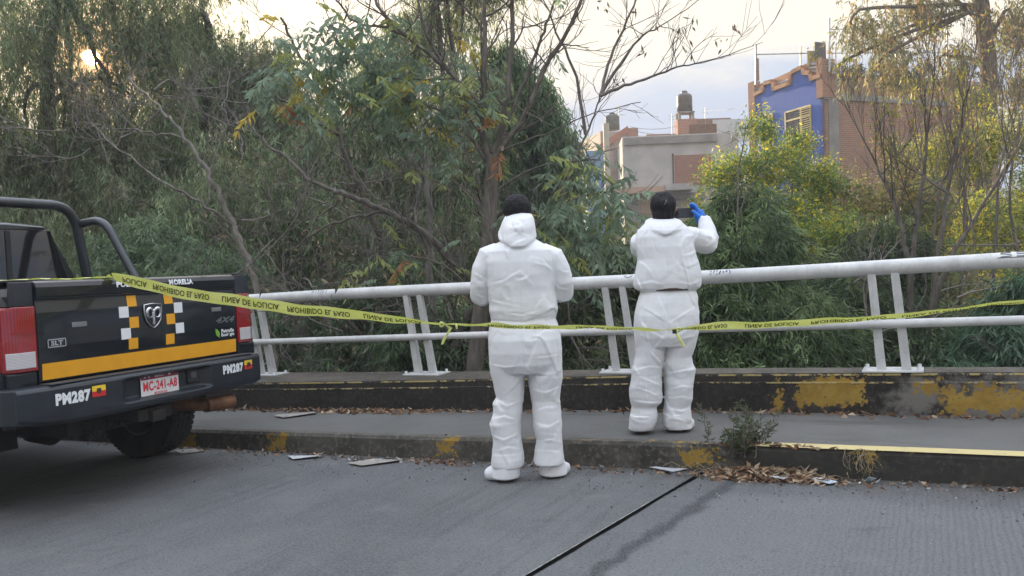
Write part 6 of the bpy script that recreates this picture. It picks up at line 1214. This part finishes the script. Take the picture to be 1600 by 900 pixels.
# weed on the kerb
wd_ = empty('weed', BM @ Matrix.Translation((-1.04, 4.96, kerb_h(-1))))
tag(wd_, 'spiky green weed growing from the kerb at the end of the yellow line', 'weed'); w = Wood(); fol = []
base = BM @ Vector((-1.04, 4.93, .10))
for i in range(16):
    dirn = Vector((rng.normal()*.35, rng.normal()*.3, 1)); hgt = (.10+.16*rng.random()) if i > 2 else (.33 if i == 0 else .28)
    if i == 0: dirn = Vector((.10, 0, 1))
    if i == 1: dirn = Vector((-.12, 0, 1))
    s0 = base+Vector((rng.normal()*.06, rng.normal()*.03, 0)); q = w.path([s0, s0+dirn*hgt*.5, s0+dirn*hgt], .0035, .0015, 4, .01)
    for k in range(2, len(q)):
        for _ in range(3): p_ = q[k]; d_ = norm(rng.normal(size=3)*[1, 1, .5]+[0, 0, .5]); w.tube([p_, p_+d_*.03], .001, 3); fol += [(p_+d_*.03*f_, d_) for f_ in (.4, .7, 1.)]
w.build('stems', M_TWIG, wd_); P = np.array([f_[0] for f_ in fol]); D = norm(np.array([f_[1] for f_ in fol])+rng.normal(size=(len(fol), 3))*.5); crown([leaves(P, D, .026*(.6+rng.random(len(P))), .009, palette(len(P), [(.06, .09, .04), (.09, .12, .055), (.12, .11, .06)], [3, 3, 1]), .2)], 'foliage', wd_)
w2_ = empty('weed', BM @ Matrix.Translation((-.36, 4.95, .1))); tag(w2_, 'dry straggly brown weed hanging over the kerb right of the green weed', 'weed'); w = Wood()
for i in range(10): s0 = BM @ Vector((-.38+rng.normal()*.04, 4.93, kerb_h(-.4)+.01)); w.grow(s0, (rng.normal()*.6, -.5, rng.normal()*.6-.3), .13, .0025, 1, .6, -.3, 3, .2, minr=.0012)
w.build('stems', simple('dry_weed', (.20, .16, .09), .9), w2_)
# flat scraps
def scrap(name, pts, h, mat, label, cat, curl=.02, group=None):
    g = G(); n = len(pts); c = np.mean(pts, 0); top_ = []
    for k, (u, v) in enumerate(pts): top_.append(tuple(BM @ Vector((u, v, h+.004+curl*abs(math.sin(k*1.9+len(label)))))))
    cc_ = tuple(BM @ Vector((c[0], c[1], h+.012))); dn = B_N*-.003
    g.add(top_+[cc_]+[tuple(Vector(p)+dn) for p in top_]+[tuple(Vector(cc_)+dn)], [(i, (i+1) % n, n) for i in range(n)]+[((i+1) % n+n+1, i+n+1, 2*n+1) for i in range(n)]+[(i, i+n+1, (i+1) % n+n+1, (i+1) % n) for i in range(n)]); return tag(g.build(name, mat), label, cat, group)
CARD = simple('grey_cardboard', (.27, .25, .225), .85, var=.2, scale=20, bump=.3, bscale=60); PAP = simple('crumpled_paper', (.45, .46, .48), .8, var=.2, scale=30); BPAP = simple('bluish_paper', (.42, .50, .56), .6, var=.15, scale=40)
u0, v0_ = -3.56, 4.60
scrap('cardboard_piece', [(-3.68, 4.50), (-3.52, 4.46), (-3.32, 4.66), (-3.38, 4.70), (-3.55, 4.64)], 0, CARD, 'flat grey cardboard piece lying on the road left of the person in the street', 'cardboard', .016, 'flattened cardboard')
scrap('cardboard_piece', [(-5.12, 5.30), (-4.95, 5.24), (-4.78, 5.46), (-4.85, 5.52)], .155, CARD, 'flat grey cardboard piece on the sidewalk beside the parapet leaves', 'cardboard', .010, 'flattened cardboard')
scrap('cardboard_piece', [(-5.50, 4.56), (-5.28, 4.44), (-5.18, 4.56), (-5.34, 4.64)], 0, CARD, 'flat grey cardboard piece against the kerb near the truck wheel', 'cardboard', .008, 'flattened cardboard')
scrap('paper_scrap', [(-1.60, 4.86), (-1.44, 4.82), (-1.36, 4.90), (-1.50, 4.93)], 0, PAP, 'torn pale paper lying just left of the road joint\'s end', 'paper', .014, 'paper scraps')
scrap('paper_scrap', [(-.64, 4.80), (-.54, 4.74), (-.50, 4.79), (-.60, 4.85)], 0, BPAP, 'small bluish printed paper right of the leaf pile', 'paper', .02, 'paper scraps')
scrap('paper_scrap', [(-.37, 4.86), (-.34, 4.83), (-.31, 4.90)], .0, BPAP, 'tiny blue triangular scrap in the gutter beyond the bluish printed paper', 'paper', .04, 'paper scraps')
scrap('paper_scrap', [(-4.30, 4.58), (-4.18, 4.50), (-4.02, 4.62), (-4.10, 4.68)], 0, PAP, 'crumpled whitish plastic below the kerb near the truck', 'plastic', .018, 'paper scraps')
scrap('paper_scrap', [(-.86, 4.76), (-.78, 4.74), (-.76, 4.79)], .01, PAP, 'pale crumpled scrap in the front of the leaf pile', 'paper', .02, 'paper scraps')
scrap('paper_scrap', [(-2.02, 4.70), (-1.98, 4.67), (-1.93, 4.71)], .0, PAP, 'tiny pale paper crumb right of the person in the street', 'paper', .02, 'paper scraps') if False else None

# ============================================================ unseen growth added behind the viewer to darken reflections in the truck paint
beh = []
for u in np.arange(-26, 18, 2.6):
    p_ = bp(u, -12-rng.random()*3, 0); beh.append((p_.x, p_.y, .5+rng.random()*1.2, 2.0, 1.8, 2.4+rng.random()*1.6))
tag(crown([bush_crown(beh, 26000, .34, .12, [(.06, .08, .045), (.09, .11, .06)], [1, 1], clump=12, spread=.3)], 'far_wood'), 'unseen dense green growth added across the road to darken paint reflections', kind='stuff')
# ============================================================ evening haze
g = G(); g.box(-130, 130, -60, 120, -9, 40); hz = g.build('haze', None); hz['kind'] = 'stuff'
hm = bpy.data.materials.new('haze_air'); hm.use_nodes = True; ht = hm.node_tree; ht.nodes.clear(); vo_ = ht.nodes.new('ShaderNodeVolumePrincipled'); vo_.inputs['Density'].default_value = .0022; vo_.inputs['Color'].default_value = (.95, .96, 1, 1); vo_.inputs['Anisotropy'].default_value = .2
oo_ = ht.nodes.new('ShaderNodeOutputMaterial'); ht.links.new(vo_.outputs[0], oo_.inputs['Volume']); hz.data.materials.append(hm)
